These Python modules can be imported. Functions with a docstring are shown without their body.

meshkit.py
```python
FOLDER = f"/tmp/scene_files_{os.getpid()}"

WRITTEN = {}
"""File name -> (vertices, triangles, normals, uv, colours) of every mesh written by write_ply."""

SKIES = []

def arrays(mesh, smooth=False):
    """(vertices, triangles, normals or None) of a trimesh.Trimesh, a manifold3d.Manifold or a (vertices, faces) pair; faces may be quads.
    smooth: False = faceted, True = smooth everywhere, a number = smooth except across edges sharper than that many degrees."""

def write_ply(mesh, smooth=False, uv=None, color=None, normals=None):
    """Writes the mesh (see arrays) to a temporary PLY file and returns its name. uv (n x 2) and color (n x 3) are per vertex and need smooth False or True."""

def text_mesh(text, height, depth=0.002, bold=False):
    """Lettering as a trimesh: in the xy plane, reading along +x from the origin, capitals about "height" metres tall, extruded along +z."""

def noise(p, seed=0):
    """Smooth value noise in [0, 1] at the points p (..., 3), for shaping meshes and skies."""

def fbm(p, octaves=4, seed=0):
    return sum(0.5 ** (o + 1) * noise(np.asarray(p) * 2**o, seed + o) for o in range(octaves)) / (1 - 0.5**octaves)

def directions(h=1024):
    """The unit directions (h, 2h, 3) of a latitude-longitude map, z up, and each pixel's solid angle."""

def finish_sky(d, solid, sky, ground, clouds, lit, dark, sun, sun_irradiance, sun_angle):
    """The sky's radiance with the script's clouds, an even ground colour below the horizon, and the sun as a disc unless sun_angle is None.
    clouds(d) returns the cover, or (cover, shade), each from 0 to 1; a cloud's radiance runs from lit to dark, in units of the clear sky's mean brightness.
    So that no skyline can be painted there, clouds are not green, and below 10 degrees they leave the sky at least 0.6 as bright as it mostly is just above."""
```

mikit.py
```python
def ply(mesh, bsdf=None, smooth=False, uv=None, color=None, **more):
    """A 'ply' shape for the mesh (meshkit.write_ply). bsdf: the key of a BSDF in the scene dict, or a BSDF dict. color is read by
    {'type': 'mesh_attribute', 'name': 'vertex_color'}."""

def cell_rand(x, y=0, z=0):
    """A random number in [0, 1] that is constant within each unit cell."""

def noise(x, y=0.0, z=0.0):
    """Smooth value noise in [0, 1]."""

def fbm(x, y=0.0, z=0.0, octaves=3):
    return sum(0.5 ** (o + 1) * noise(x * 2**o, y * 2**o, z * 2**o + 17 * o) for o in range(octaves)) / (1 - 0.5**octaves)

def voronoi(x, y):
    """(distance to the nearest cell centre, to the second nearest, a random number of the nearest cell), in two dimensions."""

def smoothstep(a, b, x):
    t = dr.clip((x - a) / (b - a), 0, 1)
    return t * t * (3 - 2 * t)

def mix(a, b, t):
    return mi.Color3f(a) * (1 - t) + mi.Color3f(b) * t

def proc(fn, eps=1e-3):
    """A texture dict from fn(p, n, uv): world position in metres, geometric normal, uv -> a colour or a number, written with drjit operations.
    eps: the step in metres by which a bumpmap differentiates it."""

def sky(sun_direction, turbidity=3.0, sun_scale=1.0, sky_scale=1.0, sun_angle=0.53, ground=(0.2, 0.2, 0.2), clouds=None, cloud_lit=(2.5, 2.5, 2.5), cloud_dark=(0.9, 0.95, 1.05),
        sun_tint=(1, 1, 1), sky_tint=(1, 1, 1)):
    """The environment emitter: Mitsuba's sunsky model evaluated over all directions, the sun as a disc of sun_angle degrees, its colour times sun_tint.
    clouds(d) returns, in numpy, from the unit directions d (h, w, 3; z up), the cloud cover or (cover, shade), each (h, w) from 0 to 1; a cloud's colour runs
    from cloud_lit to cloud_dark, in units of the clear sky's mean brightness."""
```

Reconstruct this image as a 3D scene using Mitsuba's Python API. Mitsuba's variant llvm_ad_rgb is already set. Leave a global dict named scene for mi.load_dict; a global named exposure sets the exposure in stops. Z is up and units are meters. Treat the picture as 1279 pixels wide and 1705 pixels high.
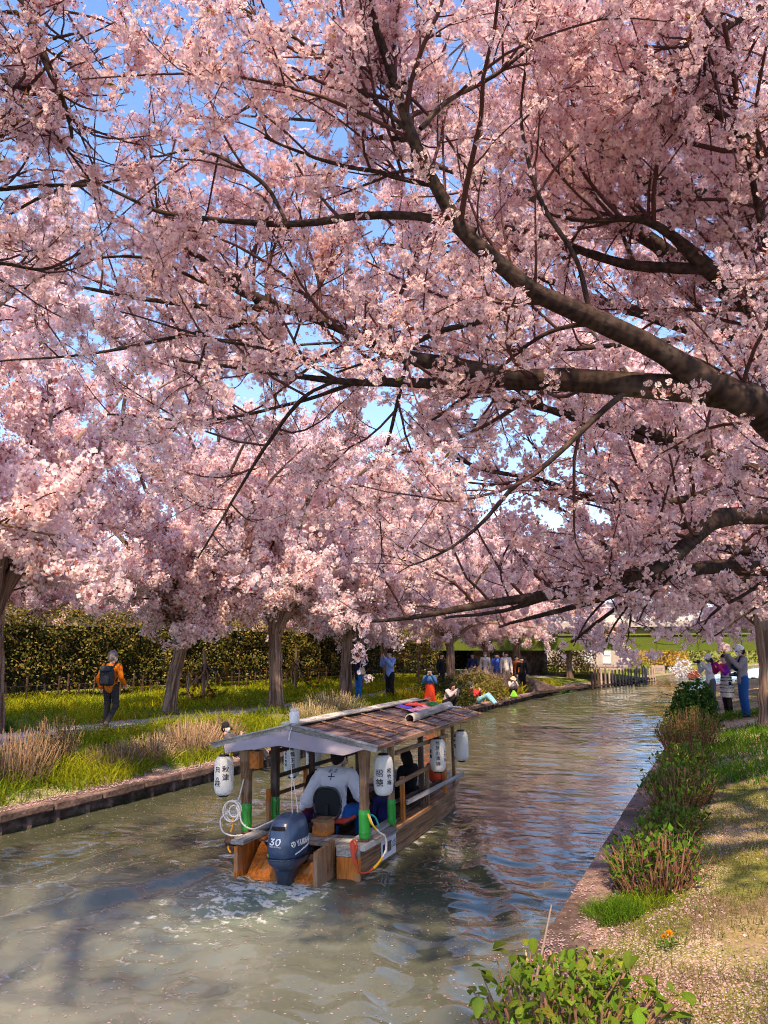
import math, numpy as np, trimesh, mitsuba as mi, drjit as dr, mikit, meshkit
import manifold3d as m3
from mikit import proc, noise, fbm, voronoi, cell_rand, smoothstep, mix
T = mi.ScalarTransform4f
scene, labels = {}, {}

# ------------------------------------------------------------------ camera, sky, exposure
# World: x across the canal (to the right bank), y along the canal (away from the camera), z up, the water at z = 0.
HEAD, PITCH, EYE = math.radians(23.75), math.radians(10.07), (0.0, 0.0, 2.4)
FWD = (-math.sin(HEAD) * math.cos(PITCH), math.cos(HEAD) * math.cos(PITCH), math.sin(PITCH))
scene['camera'] = {'type': 'perspective', 'fov': 53.06, 'fov_axis': 'x', 'near_clip': 0.05, 'far_clip': 3000.0,
                   'to_world': T().look_at(origin=list(EYE), target=[EYE[i] + FWD[i] for i in range(3)], up=[0, 0, 1])}
SUN = (0.24, -0.72, 1.0)
scene['sky'] = mikit.sky(SUN, turbidity=2.6, sun_tint=(1.0, 0.92, 0.80), sky_tint=(2.1, 1.96, 2.02), sun_angle=1.5, ground=(0.22, 0.2, 0.16))
exposure = 2.33

# ------------------------------------------------------------------ helpers
def rgb(*c): return {'type': 'rgb', 'value': list(c)}
VC = {'type': 'mesh_attribute', 'name': 'vertex_color'}
LOCAL = [None]   # while a local frame is set, meshes are moved by it
def placed(m):
    if LOCAL[0] is not None: m = m.copy(); m.apply_transform(LOCAL[0])
    return m
def free(key):
    if key not in scene and key not in labels: return key
    n = 1
    while '%s_%03d' % (key, n) in scene or '%s_%03d' % (key, n) in labels: n += 1
    return '%s_%03d' % (key, n)
def slot(key):
    """The key itself while no shape has it, else its next number."""
    if key not in scene: return key
    return free(key)
def thing(name, label, cat, group=None):
    k = free(name); labels[k] = {'label': label, 'category': cat}
    if group: labels[k]['group'] = group
    return k
def split(mesh, angle):
    return trimesh.graph.smooth_shade(mesh, angle=math.radians(angle), facet_minarea=None)
def col(key, mesh, c=(0.5, 0.5, 0.5), bsdf='paint', smooth=40, kind=None, label=None):
    """One mesh in one colour (vertex colour): an entry of the scene."""
    key = slot(key)
    if hasattr(mesh, 'to_mesh'):
        a = mesh.to_mesh(); mesh = trimesh.Trimesh(a.vert_properties[:, :3], a.tri_verts, process=False)
    mesh = placed(mesh)
    if smooth not in (False, True): mesh, smooth = split(mesh, smooth), True
    c = np.asarray(c, float)
    cc = np.tile(c, (len(mesh.vertices), 1)) if c.ndim == 1 else c
    scene[key] = mikit.ply(mesh, bsdf, smooth=smooth, color=cc)
    note(key, kind, label); return key
def uvm(key, mesh, uv, bsdf, smooth=False, kind=None, label=None):
    key = slot(key)
    if LOCAL[0] is not None: mesh = placed(mesh)
    scene[key] = mikit.ply(mesh, bsdf, smooth=smooth, uv=uv); note(key, kind, label); return key
def note(key, kind, label):
    if kind or label:
        d = labels.setdefault(key, {})
        if kind: d['kind'] = kind
        if label: d['label'] = label
def cat(ms): return trimesh.util.concatenate(ms)
def box(x0, x1, y0, y1, z0, z1):
    m = trimesh.creation.box((x1 - x0, y1 - y0, z1 - z0)); m.apply_translation(((x0 + x1) / 2, (y0 + y1) / 2, (z0 + z1) / 2)); return m
def cbox(x0, x1, y0, y1, z0, z1, b=0.006):
    """A box with chamfered edges."""
    lo, hi = np.array([x0, y0, z0]), np.array([x1, y1, z1]); b = min(b, 0.3 * (hi - lo).min()); P = []
    for s in np.ndindex(2, 2, 2):
        s = np.array(s); c = np.where(s, hi, lo); d = np.where(s, -b, b)
        for k in range(3):
            q = c + d; q[k] = c[k]; P.append(q)
    return trimesh.convex.convex_hull(np.array(P))
def beam(a, b, w, h, up=(0, 0, 1), bev=0.005):
    """A chamfered bar from a to b, w wide and h high."""
    a, b = np.asarray(a, float), np.asarray(b, float); L = np.linalg.norm(b - a); y = (b - a) / L
    x = np.cross(y, up); x = x / np.linalg.norm(x); z = np.cross(x, y)
    m = cbox(-w / 2, w / 2, 0, L, -h / 2, h / 2, bev); M = np.eye(4); M[:3, 0], M[:3, 1], M[:3, 2], M[:3, 3] = x, y, z, a
    m.apply_transform(M); return m
def frames(P):
    t = np.gradient(P, axis=-2); t /= np.linalg.norm(t, axis=-1, keepdims=True) + 1e-9
    ref = np.where(np.abs(t[..., :1, 2:]) < 0.9, [0, 0, 1.0], [1.0, 0, 0]); ref = np.broadcast_to(ref, t.shape)
    a = np.cross(t, ref); a /= np.linalg.norm(a, axis=-1, keepdims=True) + 1e-9
    return t, a, np.cross(t, a)
def tubes(P, R, S=5):
    """N polylines (N, K, 3) with radii (N, K) as tubes: vertices, triangles, uv (turn, metres along)."""
    P, R = np.asarray(P, float), np.asarray(R, float); N, K = P.shape[:2]
    t, a, b = frames(P); ang = np.linspace(0, 2 * np.pi, S + 1)
    V = P[:, :, None] + R[:, :, None, None] * (np.cos(ang)[:, None] * a[:, :, None] + np.sin(ang)[:, None] * b[:, :, None])
    s = np.concatenate([np.zeros((N, 1)), np.cumsum(np.linalg.norm(np.diff(P, axis=1), axis=-1), 1)], 1)
    uv = np.stack(np.broadcast_arrays(ang / (2 * np.pi), s[:, :, None]), -1)
    i, j = np.meshgrid(np.arange(K - 1), np.arange(S), indexing='ij'); W = S + 1
    q = np.stack([i * W + j, i * W + j + 1, (i + 1) * W + j + 1, (i + 1) * W + j], -1).reshape(-1, 4)
    F = np.vstack([q[:, [0, 1, 2]], q[:, [0, 2, 3]]])
    F = (F[None] + (np.arange(N) * K * W)[:, None, None]).reshape(-1, 3)
    return V.reshape(-1, 3), F, uv.reshape(-1, 2)
def tube(pts, r, S=8, n=None):
    pts = np.asarray(pts, float)
    if n: pts = catmull(pts, n)
    r = np.interp(np.linspace(0, 1, len(pts)), np.linspace(0, 1, len(np.atleast_1d(r))), np.atleast_1d(r)) if np.ndim(r) else np.full(len(pts), r)
    V, F, _ = tubes(pts[None], r[None], S); m = trimesh.Trimesh(V, F, process=False); m.merge_vertices()
    caps = [trimesh.convex.convex_hull(pts[k] + r[k] * np.vstack([np.eye(3), -np.eye(3)]) * 0.98) for k in (0, -1)] if r[0] > 0.004 else []
    return cat([m] + caps)
def catmull(P, n):
    P = np.asarray(P, float); Q = np.vstack([2 * P[0] - P[1], P, 2 * P[-1] - P[-2]]); u = np.linspace(0, len(P) - 1 - 1e-6, n); i = u.astype(int); t = (u - i)[:, None]
    a, b, c, d = Q[i], Q[i + 1], Q[i + 2], Q[i + 3]
    return 0.5 * (2 * b + (c - a) * t + (2 * a - 5 * b + 4 * c - d) * t ** 2 + (3 * b - a - 3 * c + d) * t ** 3)
def lathe(prof, S=24, center=(0, 0, 0)):
    """A turned solid about z from (radius, z) pairs."""
    m = trimesh.creation.revolve(np.asarray(prof, float), sections=S); m.apply_translation(center); return m
def blob(pts, r):
    """A convex hull of spheres."""
    s = trimesh.creation.icosphere(2, 1.0).vertices; r = np.broadcast_to(r, len(pts))
    return trimesh.convex.convex_hull(np.vstack([np.asarray(p) + s * k for p, k in zip(pts, r)]))
def extr(poly, d): return trimesh.creation.extrude_polygon(poly, d, engine='earcut')
def unit(v): return v / (np.linalg.norm(v, axis=-1, keepdims=True) + 1e-12)
def quads(C, A, B, color, rng=None):
    """Flat leaves: centres C, half axes A and B (n, 3) as diamonds of four corners; colour per leaf."""
    n = len(C); V = np.stack([C - A, C + B - 0.1 * A, C + A, C - B - 0.1 * A], 1).reshape(-1, 3)
    k = 4 * np.arange(n)[:, None]; F = np.vstack([k + [0, 1, 2], k + [0, 2, 3]])
    return trimesh.Trimesh(V, F, process=False), np.repeat(color, 4, 0)
def foliage(key, parts, bsdf='leaf', kind='stuff', label=None):
    key = slot(key); V, F, C, at = [], [], [], 0
    for m, c in parts: V.append(m.vertices); F.append(m.faces + at); C.append(c); at += len(m.vertices)
    scene[key] = mikit.ply((np.vstack(V), np.vstack(F)), bsdf, color=np.clip(np.vstack(C), 0, 1)); note(key, kind, label); return key
def vary(c, n, rng, s=0.12, h=0.05):
    """n colours round c: brightness varies by s, hue by h."""
    return np.clip(np.asarray(c) * np.exp(rng.normal(0, s, (n, 1))) * np.exp(rng.normal(0, h, (n, 3))), 0, 0.95)

# ------------------------------------------------------------------ materials
def two(b): return {'type': 'twosided', 'b': b}
scene['paint'] = two({'type': 'principled', 'base_color': VC, 'roughness': 0.75, 'specular': 0.3})
scene['cloth'] = two({'type': 'principled', 'base_color': VC, 'roughness': 0.9, 'specular': 0.15, 'sheen': 0.4})
scene['gloss'] = two({'type': 'principled', 'base_color': VC, 'roughness': 0.28, 'specular': 0.5, 'clearcoat': 0.6, 'clearcoat_gloss': 0.9})
scene['steel'] = two({'type': 'principled', 'base_color': rgb(0.55, 0.55, 0.56), 'roughness': 0.35, 'metallic': 1.0})
scene['petal'] = {'type': 'principledthin', 'base_color': VC, 'roughness': 0.7, 'spec_trans': 0.0, 'diff_trans': 0.95, 'eta': 1.3}
scene['leaf'] = {'type': 'principledthin', 'base_color': VC, 'roughness': 0.5, 'spec_trans': 0.0, 'diff_trans': 0.7, 'eta': 1.35}
scene['twig'] = two({'type': 'principled', 'base_color': rgb(0.085, 0.034, 0.03), 'roughness': 0.6, 'specular': 0.3})

def bark_fn(p, n, uv):
    a, v = uv.x * 6.2832, uv.y
    cx, sx = dr.cos(a), dr.sin(a)
    band = noise(cx * 1.2 + 7, sx * 1.2, v * 42)
    big = fbm(cx * 2.5, sx * 2.5 + 3, v * 9)
    line = smoothstep(0.66, 0.8, noise(cx * 2.2, sx * 2.2 + 11, v * 34))
    c = mix((0.017, 0.011, 0.009), (0.07, 0.042, 0.031), smoothstep(0.25, 0.75, 0.45 * band + 0.55 * big))
    c = mix(c, (0.2, 0.15, 0.12), 0.4 * smoothstep(0.58, 0.8, fbm(p.x * 5, p.y * 5, p.z * 5)))
    return mix(c, (0.025, 0.016, 0.014), 0.75 * line)
scene['bark'] = two({'type': 'bumpmap', 'arbitrary': proc(lambda p, n, uv: fbm(dr.cos(uv.x * 6.2832) * 3, dr.sin(uv.x * 6.2832) * 3, uv.y * 30), eps=3e-3), 'scale': 0.006,
                     'b': {'type': 'principled', 'base_color': proc(bark_fn), 'roughness': 0.8, 'specular': 0.25}})
def oldbark_fn(p, n, uv):
    a = uv.x * 6.2832
    f = fbm(dr.cos(a) * 5, dr.sin(a) * 5, uv.y * 1.7)
    return mix(mix((0.10, 0.062, 0.042), (0.34, 0.23, 0.165), smoothstep(0.3, 0.7, f)), (0.32, 0.29, 0.22), 0.3 * smoothstep(0.55, 0.75, fbm(p.x * 4, p.y * 4, p.z * 3)))
scene['oldbark'] = two({'type': 'bumpmap', 'arbitrary': proc(lambda p, n, uv: fbm(dr.cos(uv.x * 6.2832) * 6, dr.sin(uv.x * 6.2832) * 6, uv.y * 3), eps=6e-3), 'scale': 0.02,
                        'b': {'type': 'principled', 'base_color': proc(oldbark_fn), 'roughness': 0.85, 'specular': 0.2}})
# wood: uv = (tone, seed); tone 0 grey weathered, 1 brown weathered, 2 orange varnish, 3 dark brown, 4 bark shingle; +10 when the grain stands upright
BH = math.radians(3)
def wood_fn(p, n, uv):
    up = uv.x > 9.5
    tone = dr.select(up, uv.x - 10, uv.x); s = uv.y * 37.0
    lx, ly = p.x * math.cos(BH) + p.y * math.sin(BH), -p.x * math.sin(BH) + p.y * math.cos(BH)
    g = dr.select(up, fbm(lx * 45 + s, ly * 45, p.z * 3.5), fbm(lx * 45 + s, p.z * 60 + 1.5 * noise(ly * 2.0, s), ly * 1.1 + s))
    g2 = dr.select(up, noise(lx * 160 + s, ly * 160, p.z * 8), noise(lx * 160 + s, p.z * 190 + 2 * noise(ly * 3, s), ly * 3.1))
    w = fbm(lx * 4 + s, ly * 2.3 + s, p.z * 6)
    def pick(a, b, c, d, e):
        r = dr.select(tone < 0.5, mi.Color3f(a), dr.select(tone < 1.5, mi.Color3f(b), dr.select(tone < 2.5, mi.Color3f(c), dr.select(tone < 3.5, mi.Color3f(d), mi.Color3f(e)))))
        return r
    lo = pick((0.15, 0.125, 0.11), (0.10, 0.052, 0.028), (0.34, 0.085, 0.012), (0.03, 0.016, 0.01), (0.045, 0.022, 0.016))
    hi = pick((0.40, 0.36, 0.32), (0.38, 0.195, 0.09), (0.72, 0.235, 0.03), (0.095, 0.05, 0.032), (0.17, 0.088, 0.062))
    c = mix(lo, hi, smoothstep(0.2, 0.8, 0.6 * g + 0.4 * g2))
    c = c * (0.72 + 0.56 * w) * (0.85 + 0.3 * cell_rand(uv.y * 997))
    return mix(c, pick((0.5, 0.47, 0.43), (0.3, 0.185, 0.11), (0.3, 0.2, 0.12), (0.13, 0.085, 0.06), (0.3, 0.2, 0.16)), 0.55 * smoothstep(0.56, 0.72, w + 0.12 * g))
scene['wood'] = two({'type': 'principled', 'base_color': proc(wood_fn), 'roughness': 0.62, 'specular': 0.35})
_ws = [0]
def wood(key, mesh, tone, smooth=False, label=None):
    """A wooden piece; tone as in wood_fn."""
    _ws[0] += 1; s = (_ws[0] * 0.6180339) % 1
    if smooth: mesh, smooth = split(mesh, smooth), True
    return uvm(key, mesh, np.tile([tone, s], (len(mesh.vertices), 1)), 'wood', smooth, label=label)
def conc_fn(p, n, uv):
    f = fbm(p.x * 3, p.y * 2.2, p.z * 6); g = fbm(p.x * 22, p.y * 22, p.z * 22)
    c = mix((0.075, 0.046, 0.038), (0.22, 0.148, 0.122), smoothstep(0.3, 0.7, 0.55 * f + 0.45 * g))
    c = mix(c, (0.035, 0.028, 0.022), 0.7 * smoothstep(0.5, 0.7, fbm(p.x * 1.3 + 9, p.y * 1.1, p.z * 3)))
    return mix(c, (0.055, 0.06, 0.025), 0.7 * (1 - smoothstep(0.0, 0.05, p.z + 0.05 * (g - .5))))
scene['concrete'] = two({'type': 'bumpmap', 'arbitrary': proc(lambda p, n, uv: fbm(p.x * 30, p.y * 30, p.z * 30), eps=4e-3), 'scale': 0.008,
                         'b': {'type': 'principled', 'base_color': proc(conc_fn), 'roughness': 0.85, 'specular': 0.25}})
def shift_np(y): return 0.175 * np.clip(y - 44, 0, None)
def lat(p): return p.x - 0.175 * dr.maximum(p.y - 44, 0)
def ground_fn(p, n, uv):
    s = lat(p); f = fbm(p.x * 0.9, p.y * 0.9); g = fbm(p.x * 9, p.y * 9); h = noise(p.x * 40, p.y * 40)
    soil = mix((0.10, 0.068, 0.042), (0.24, 0.17, 0.11), 0.6 * g + 0.4 * h)
    green = mix((0.06, 0.09, 0.015), (0.2, 0.2, 0.03), 0.5 * g + 0.5 * h)
    straw = mix((0.16, 0.12, 0.055), (0.34, 0.26, 0.13), 0.5 * g + 0.5 * h)
    d, e, r = voronoi(p.x * 55, p.y * 55)
    pet = smoothstep(0.40, 0.30, d) * smoothstep(0.25, 0.5, r)
    left = mix(soil, green, smoothstep(0.38, 0.56, f + 0.35 * smoothstep(1.6, 0.2, dr.abs(s + 10.6)) + 0.25 * smoothstep(-14, -15.5, s)))
    left = mix(left, (0.60, 0.44, 0.44), 0.8 * pet * smoothstep(0.52, 0.2, dr.abs(s + 9.25)))
    right = mix(mix(soil, straw, smoothstep(0.4, 0.6, f)), green, 0.75 * smoothstep(0.42, 0.60, fbm(p.x * 1.7 + 5, p.y * 1.4)))
    right = mix(right, (0.6, 0.42, 0.43), 0.8 * pet * smoothstep(0.42, 0.58, fbm(p.x * 1.9 + 2, p.y * 1.1 + 7)))
    sandy = smoothstep(1.1, 0.5, dr.abs(p.y - 20.8)) * smoothstep(1.0, 0.4, dr.abs(p.x - 0.1))
    right = mix(right, mix((0.34, 0.25, 0.13), (0.55, 0.42, 0.25), g), sandy)
    return mix(left, right, smoothstep(-5.5, -5.0, s))
scene['soil'] = two({'type': 'bumpmap', 'arbitrary': proc(lambda p, n, uv: fbm(p.x * 18, p.y * 18), eps=6e-3), 'scale': 0.03,
                     'b': {'type': 'principled', 'base_color': proc(ground_fn), 'roughness': 0.95, 'specular': 0.1}})
def path_fn(p, n, uv):
    g = fbm(p.x * 14, p.y * 14); d, e, r = voronoi(p.x * 40, p.y * 40)
    c = mix((0.16, 0.145, 0.14), (0.33, 0.30, 0.29), 0.6 * g + 0.4 * r)
    return mix(c, (0.62, 0.48, 0.47), 0.7 * smoothstep(0.4, 0.3, d) * smoothstep(0.62, 0.7, r))
scene['gravel'] = two({'type': 'principled', 'base_color': proc(path_fn), 'roughness': 0.95, 'specular': 0.1})
# ------------------------------------------------------------------ ground, path, walls, water
XL, XR = -8.80, -1.31
_ps = np.array([(-600, 1.0), (-60, .95), (-24, .66), (-20, .62), (-14.5, .6), (-11.8, .58), (-10.6, .47), (-9.6, .34), (-9.14, .27), (-9.07, .26), (-9.05, -1.2), (-1.2, -1.2), (-1.18, .40), (-.95, .43), (-.3, .56), (.5, .72), (1.6, .84), (4, .95), (30, 1.0), (600, 1.0)])
def ground_z(x, y):
    s = x - shift_np(y); z = np.interp(s, _ps[:, 0], _ps[:, 1])
    k = np.where((s < -9.0) | (s > -1.0), 1.0, 0.0)
    nz = meshkit.noise(np.stack([x * 0.8, y * 0.8, 0 * x], -1)) - .5 + 0.5 * (meshkit.noise(np.stack([x * 3.1, y * 3.1, 0 * x + 5], -1)) - .5)
    return z + k * 0.07 * nz * np.clip(np.minimum(abs(s + 9), abs(s + 1)) / 0.6, 0, 1)
def grid(xs, ys):
    X, Y = np.meshgrid(xs, ys, indexing='ij'); n, m = X.shape
    i, j = np.meshgrid(np.arange(n - 1), np.arange(m - 1), indexing='ij'); a = (i * m + j).ravel()
    return X, Y, np.vstack([np.stack([a, a + m, a + m + 1], 1), np.stack([a, a + m + 1, a + 1], 1)])
xs = np.unique(np.round(np.concatenate([[-600, -200, -90, -60, -40, -30], np.arange(-26, -9.15, .35), [-9.14, -9.07, -9.05, -5, -1.2, -1.18, -1.1, -1.0], np.arange(-.95, 4, .12), np.arange(4, 12, .7), [15, 20, 30, 60, 120, 300, 600]]), 3))
ys = np.unique(np.concatenate([[-300, -100, -40, -15, -8, -4, -2], np.arange(-1, 12, .13), np.arange(12, 46, .35), np.arange(46, 100, 1.5), [110, 130, 170, 250, 400, 700, 1200]]))
X, Y, F = grid(xs, ys)
X = X + shift_np(np.minimum(Y, 130))
scene['ground'] = mikit.ply((np.stack([X, Y, ground_z(X, Y)], -1).reshape(-1, 3), F), 'soil', smooth=True)
labels['ground'] = {'kind': 'structure', 'label': 'grassy canal banks strewn with fallen petals'}
# footpath on the left bank
path_y = np.arange(2, 60, .4); path_x = -13.35 + 0.75 * np.clip((path_y - 12) / 12, 0, 1) + 0.25 * np.sin(path_y * .33) + shift_np(path_y)
X, Y, F = grid(np.linspace(-1, 1, 9), path_y)
X = X * (0.78 + 0.1 * np.sin(Y * 1.3) + .06 * np.sin(Y * 3.7)) + path_x[None]
scene['path'] = mikit.ply((np.stack([X, Y, ground_z(X, Y) + .012], -1).reshape(-1, 3), F), 'gravel', smooth=True)
labels['path'] = {'kind': 'structure', 'label': 'grey gravel path along the far bank'}
# concrete canal walls: coping blocks, ribs and recessed panels
wl = thing('canal_wall', 'brown concrete canal wall with ribbed face below the green bank', 'canal wall')
rng = np.random.default_rng(5)
edges = np.arange(3.0, 62, .92)
for y0 in edges:
    sh = shift_np(y0 + .46); j = rng.normal(0, .011, 3)
    m = cbox(-9.12 + sh, XL + .03 + j[0] + sh, y0 + .008, y0 + .912, .16 + j[1], .288 + j[1], .022).subdivide_to_size(.12); m.merge_vertices(); q = np.array(m.vertices); m.vertices = q + .022 * np.stack([meshkit.noise(q * 7 + 3) - .5, 0 * q[:, 0], meshkit.noise(q * 6) - .5], 1)
    uvm(wl + '__coping', m, None, 'concrete', 30)
for y0 in edges:
    sh = shift_np(y0 + .46)
    uvm(wl + '__panel', box(-9.1 + sh, XL - .14 + sh, y0 + .003, y0 + .917, -.6, .165), None, 'concrete')
rib = None
for k, y0 in enumerate(np.arange(3.1, 44, .5)):
    P = [(-8.95, 0, -.5), (-8.95, .07, -.5), (-8.95, .07, .17), (-8.95, 0, .17), (-8.765, 0, -.5), (-8.765, .07, -.5), (-8.835, .07, .155), (-8.835, 0, .155)]
    rib = rib or mikit.ply(trimesh.convex.convex_hull(np.array(P)), 'concrete')
    scene[free(wl + '__rib')] = {**rib, 'to_world': T().translate([rng.normal(0, .006), float(y0) + rng.normal(0, .02), 0])}
wr = thing('canal_wall', 'dark concrete canal wall coping at the foot of the near bank', 'canal wall')
for y0 in np.arange(-2, 60, 2.0):
    sh = shift_np(y0 + 1); j = rng.normal(0, .004, 3)
    uvm(wr + '__coping', cbox(XR + j[0] + sh, -1.0 + sh, y0 + .006, y0 + 1.994, .24 + j[1], .447 + j[1], .016), None, 'concrete')
for y0 in np.arange(-2, 60, 2.0):
    sh = shift_np(y0 + 1)
    uvm(wr + '__panel', box(XR + .04 + sh, -1.16 + sh, y0 + .003, y0 + 1.997, -1.0, .243), None, 'concrete')

# water: ripples, the boat's wake and the wash behind the motor as real relief
BO, BF, BS = np.array([-4.46, 7.78, 0]), np.array([-math.sin(BH), math.cos(BH), 0]), np.array([math.cos(BH), math.sin(BH), 0])
def water_h(x, y):
    N = lambda a, b, c, sd=0: meshkit.noise(np.stack([x * a, y * b, 0 * x + c], -1), sd) - .5
    far = np.clip((y - 10) / 8, 0, 1)
    h = (0.012 + .012 * far) * N(1.6, 5.2, 1) + (.007 + .008 * far) * N(3.0, 11, 2) + .022 * far * N(.9, 3.0, 21) + 0.005 * N(8, 20, 3) + .003 * N(24, 34, 8)
    bx, by = (x - BO[0]) * BS[0] + (y - BO[1]) * BS[1], (x - BO[0]) * BF[0] + (y - BO[1]) * BF[1]
    # diverging waves off the bow and the stern, both sides
    for b0, amp in ((4.0, .030), (0.3, .045)):
        back = b0 - by
        for sg in (1, -1):
            off = sg * bx - .70; dist = off - back * .36
            env = np.exp(-(dist / (.35 + .09 * np.clip(back, 0, 9))) ** 2) * np.clip(back / .8, 0, 1) / (1 + .09 * np.clip(back, 0, None)) * (off > 0)
            h = h + amp * env * np.sin(dist * (9.5 - .25 * np.clip(back, 0, 10)) + 2.2 * N(.9, .9, 4) + 1.0 * N(2.6, 2.6, 5))
    # churned wash
    back = -by - .1; w = .55 + .26 * np.clip(back, 0, 12)
    e = np.exp(-((bx + .02 * back ** 2 - .05) / w) ** 2) * np.clip(back / .25, 0, 1) * np.exp(-np.clip(back, 0, None) / 7)
    h = h + e * (.05 * N(4.2, 4.2, 6) + .035 * N(9, 9, 7) + .02 * N(20, 20, 9) + .055 * np.exp(-((back - .55) / .4) ** 2) - .02)
    # slow swirls in the near water
    nr = np.clip((9.5 - y) / 3, 0, 1)
    h = h + nr * (.075 * N(1.3, 1.9, 11) + .034 * N(3.2, 4.8, 12) + .012 * N(8, 12, 13))
    return h
def water_part(xs, ys):
    X, Y, F = grid(xs, ys); X = X + shift_np(np.minimum(Y, 130)); return np.stack([X, Y, water_h(X, Y)], -1).reshape(-1, 3), F
ya, yb, yc = np.concatenate([[-6, -4, -2, 0], np.arange(1.0, 14.0001, .05)]), np.arange(14.0, 30.001, .07), np.concatenate([np.arange(30, 70, .12), np.arange(70, 131, 1.5)])
V, Fs, at = [], [], 0
for xx, yy in ((np.linspace(-8.97, -1.19, 150), ya), (np.linspace(-8.97, -1.19, 100), yb), (np.linspace(-8.97, -1.19, 40), yc)):
    v, f = water_part(xx, yy); V.append(v); Fs.append(f + at); at += len(v)
def foam(p):
    bx = (p.x - float(BO[0])) * float(BS[0]) + (p.y - float(BO[1])) * float(BS[1]); by = (p.x - float(BO[0])) * float(BF[0]) + (p.y - float(BO[1])) * float(BF[1])
    back = -by - .05; w = .72 + .26 * dr.maximum(back, 0)
    u = (bx + .02 * back * back) / w
    e = dr.exp(-u * u) * smoothstep(-.1, .2, back) * dr.exp(-dr.maximum(back, 0) / 2.2)
    a = fbm(p.x * 9, p.y * 15, 0, 4); r = dr.abs(fbm(p.x * 4.5 + 3, p.y * 7, 0, 4) - .5)
    side = smoothstep(.12, .0, dr.abs(dr.abs(bx) - .80 - .03 * noise(p.y * 3))) * smoothstep(4.1, 3.6, by) * smoothstep(-.3, .2, by)
    return dr.minimum(1.0, smoothstep(.25, .42, a * (.25 + .75 * fbm(p.x * 34, p.y * 40, 0, 3)) * (1.36 * e + .1)) + .6 * side * smoothstep(.5, .7, a)), e, back, bx
def water_fn(p, n, uv):
    f, e, back, bx = foam(p)
    milky = dr.exp(-dr.square((bx + .25) / (1.5 + .5 * dr.maximum(back, 0)))) * smoothstep(-.2, .8, back)
    c = mix((0.055, 0.06, 0.034), (0.19, 0.2, 0.168), .8 * milky * (.6 + .8 * fbm(p.x * 1.1, p.y * 1.4)))
    c = mix(c, (0.11, 0.18, 0.125), .8 * smoothstep(.2, .9, e))
    return mix(c, (0.46, 0.48, 0.46), f)
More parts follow.
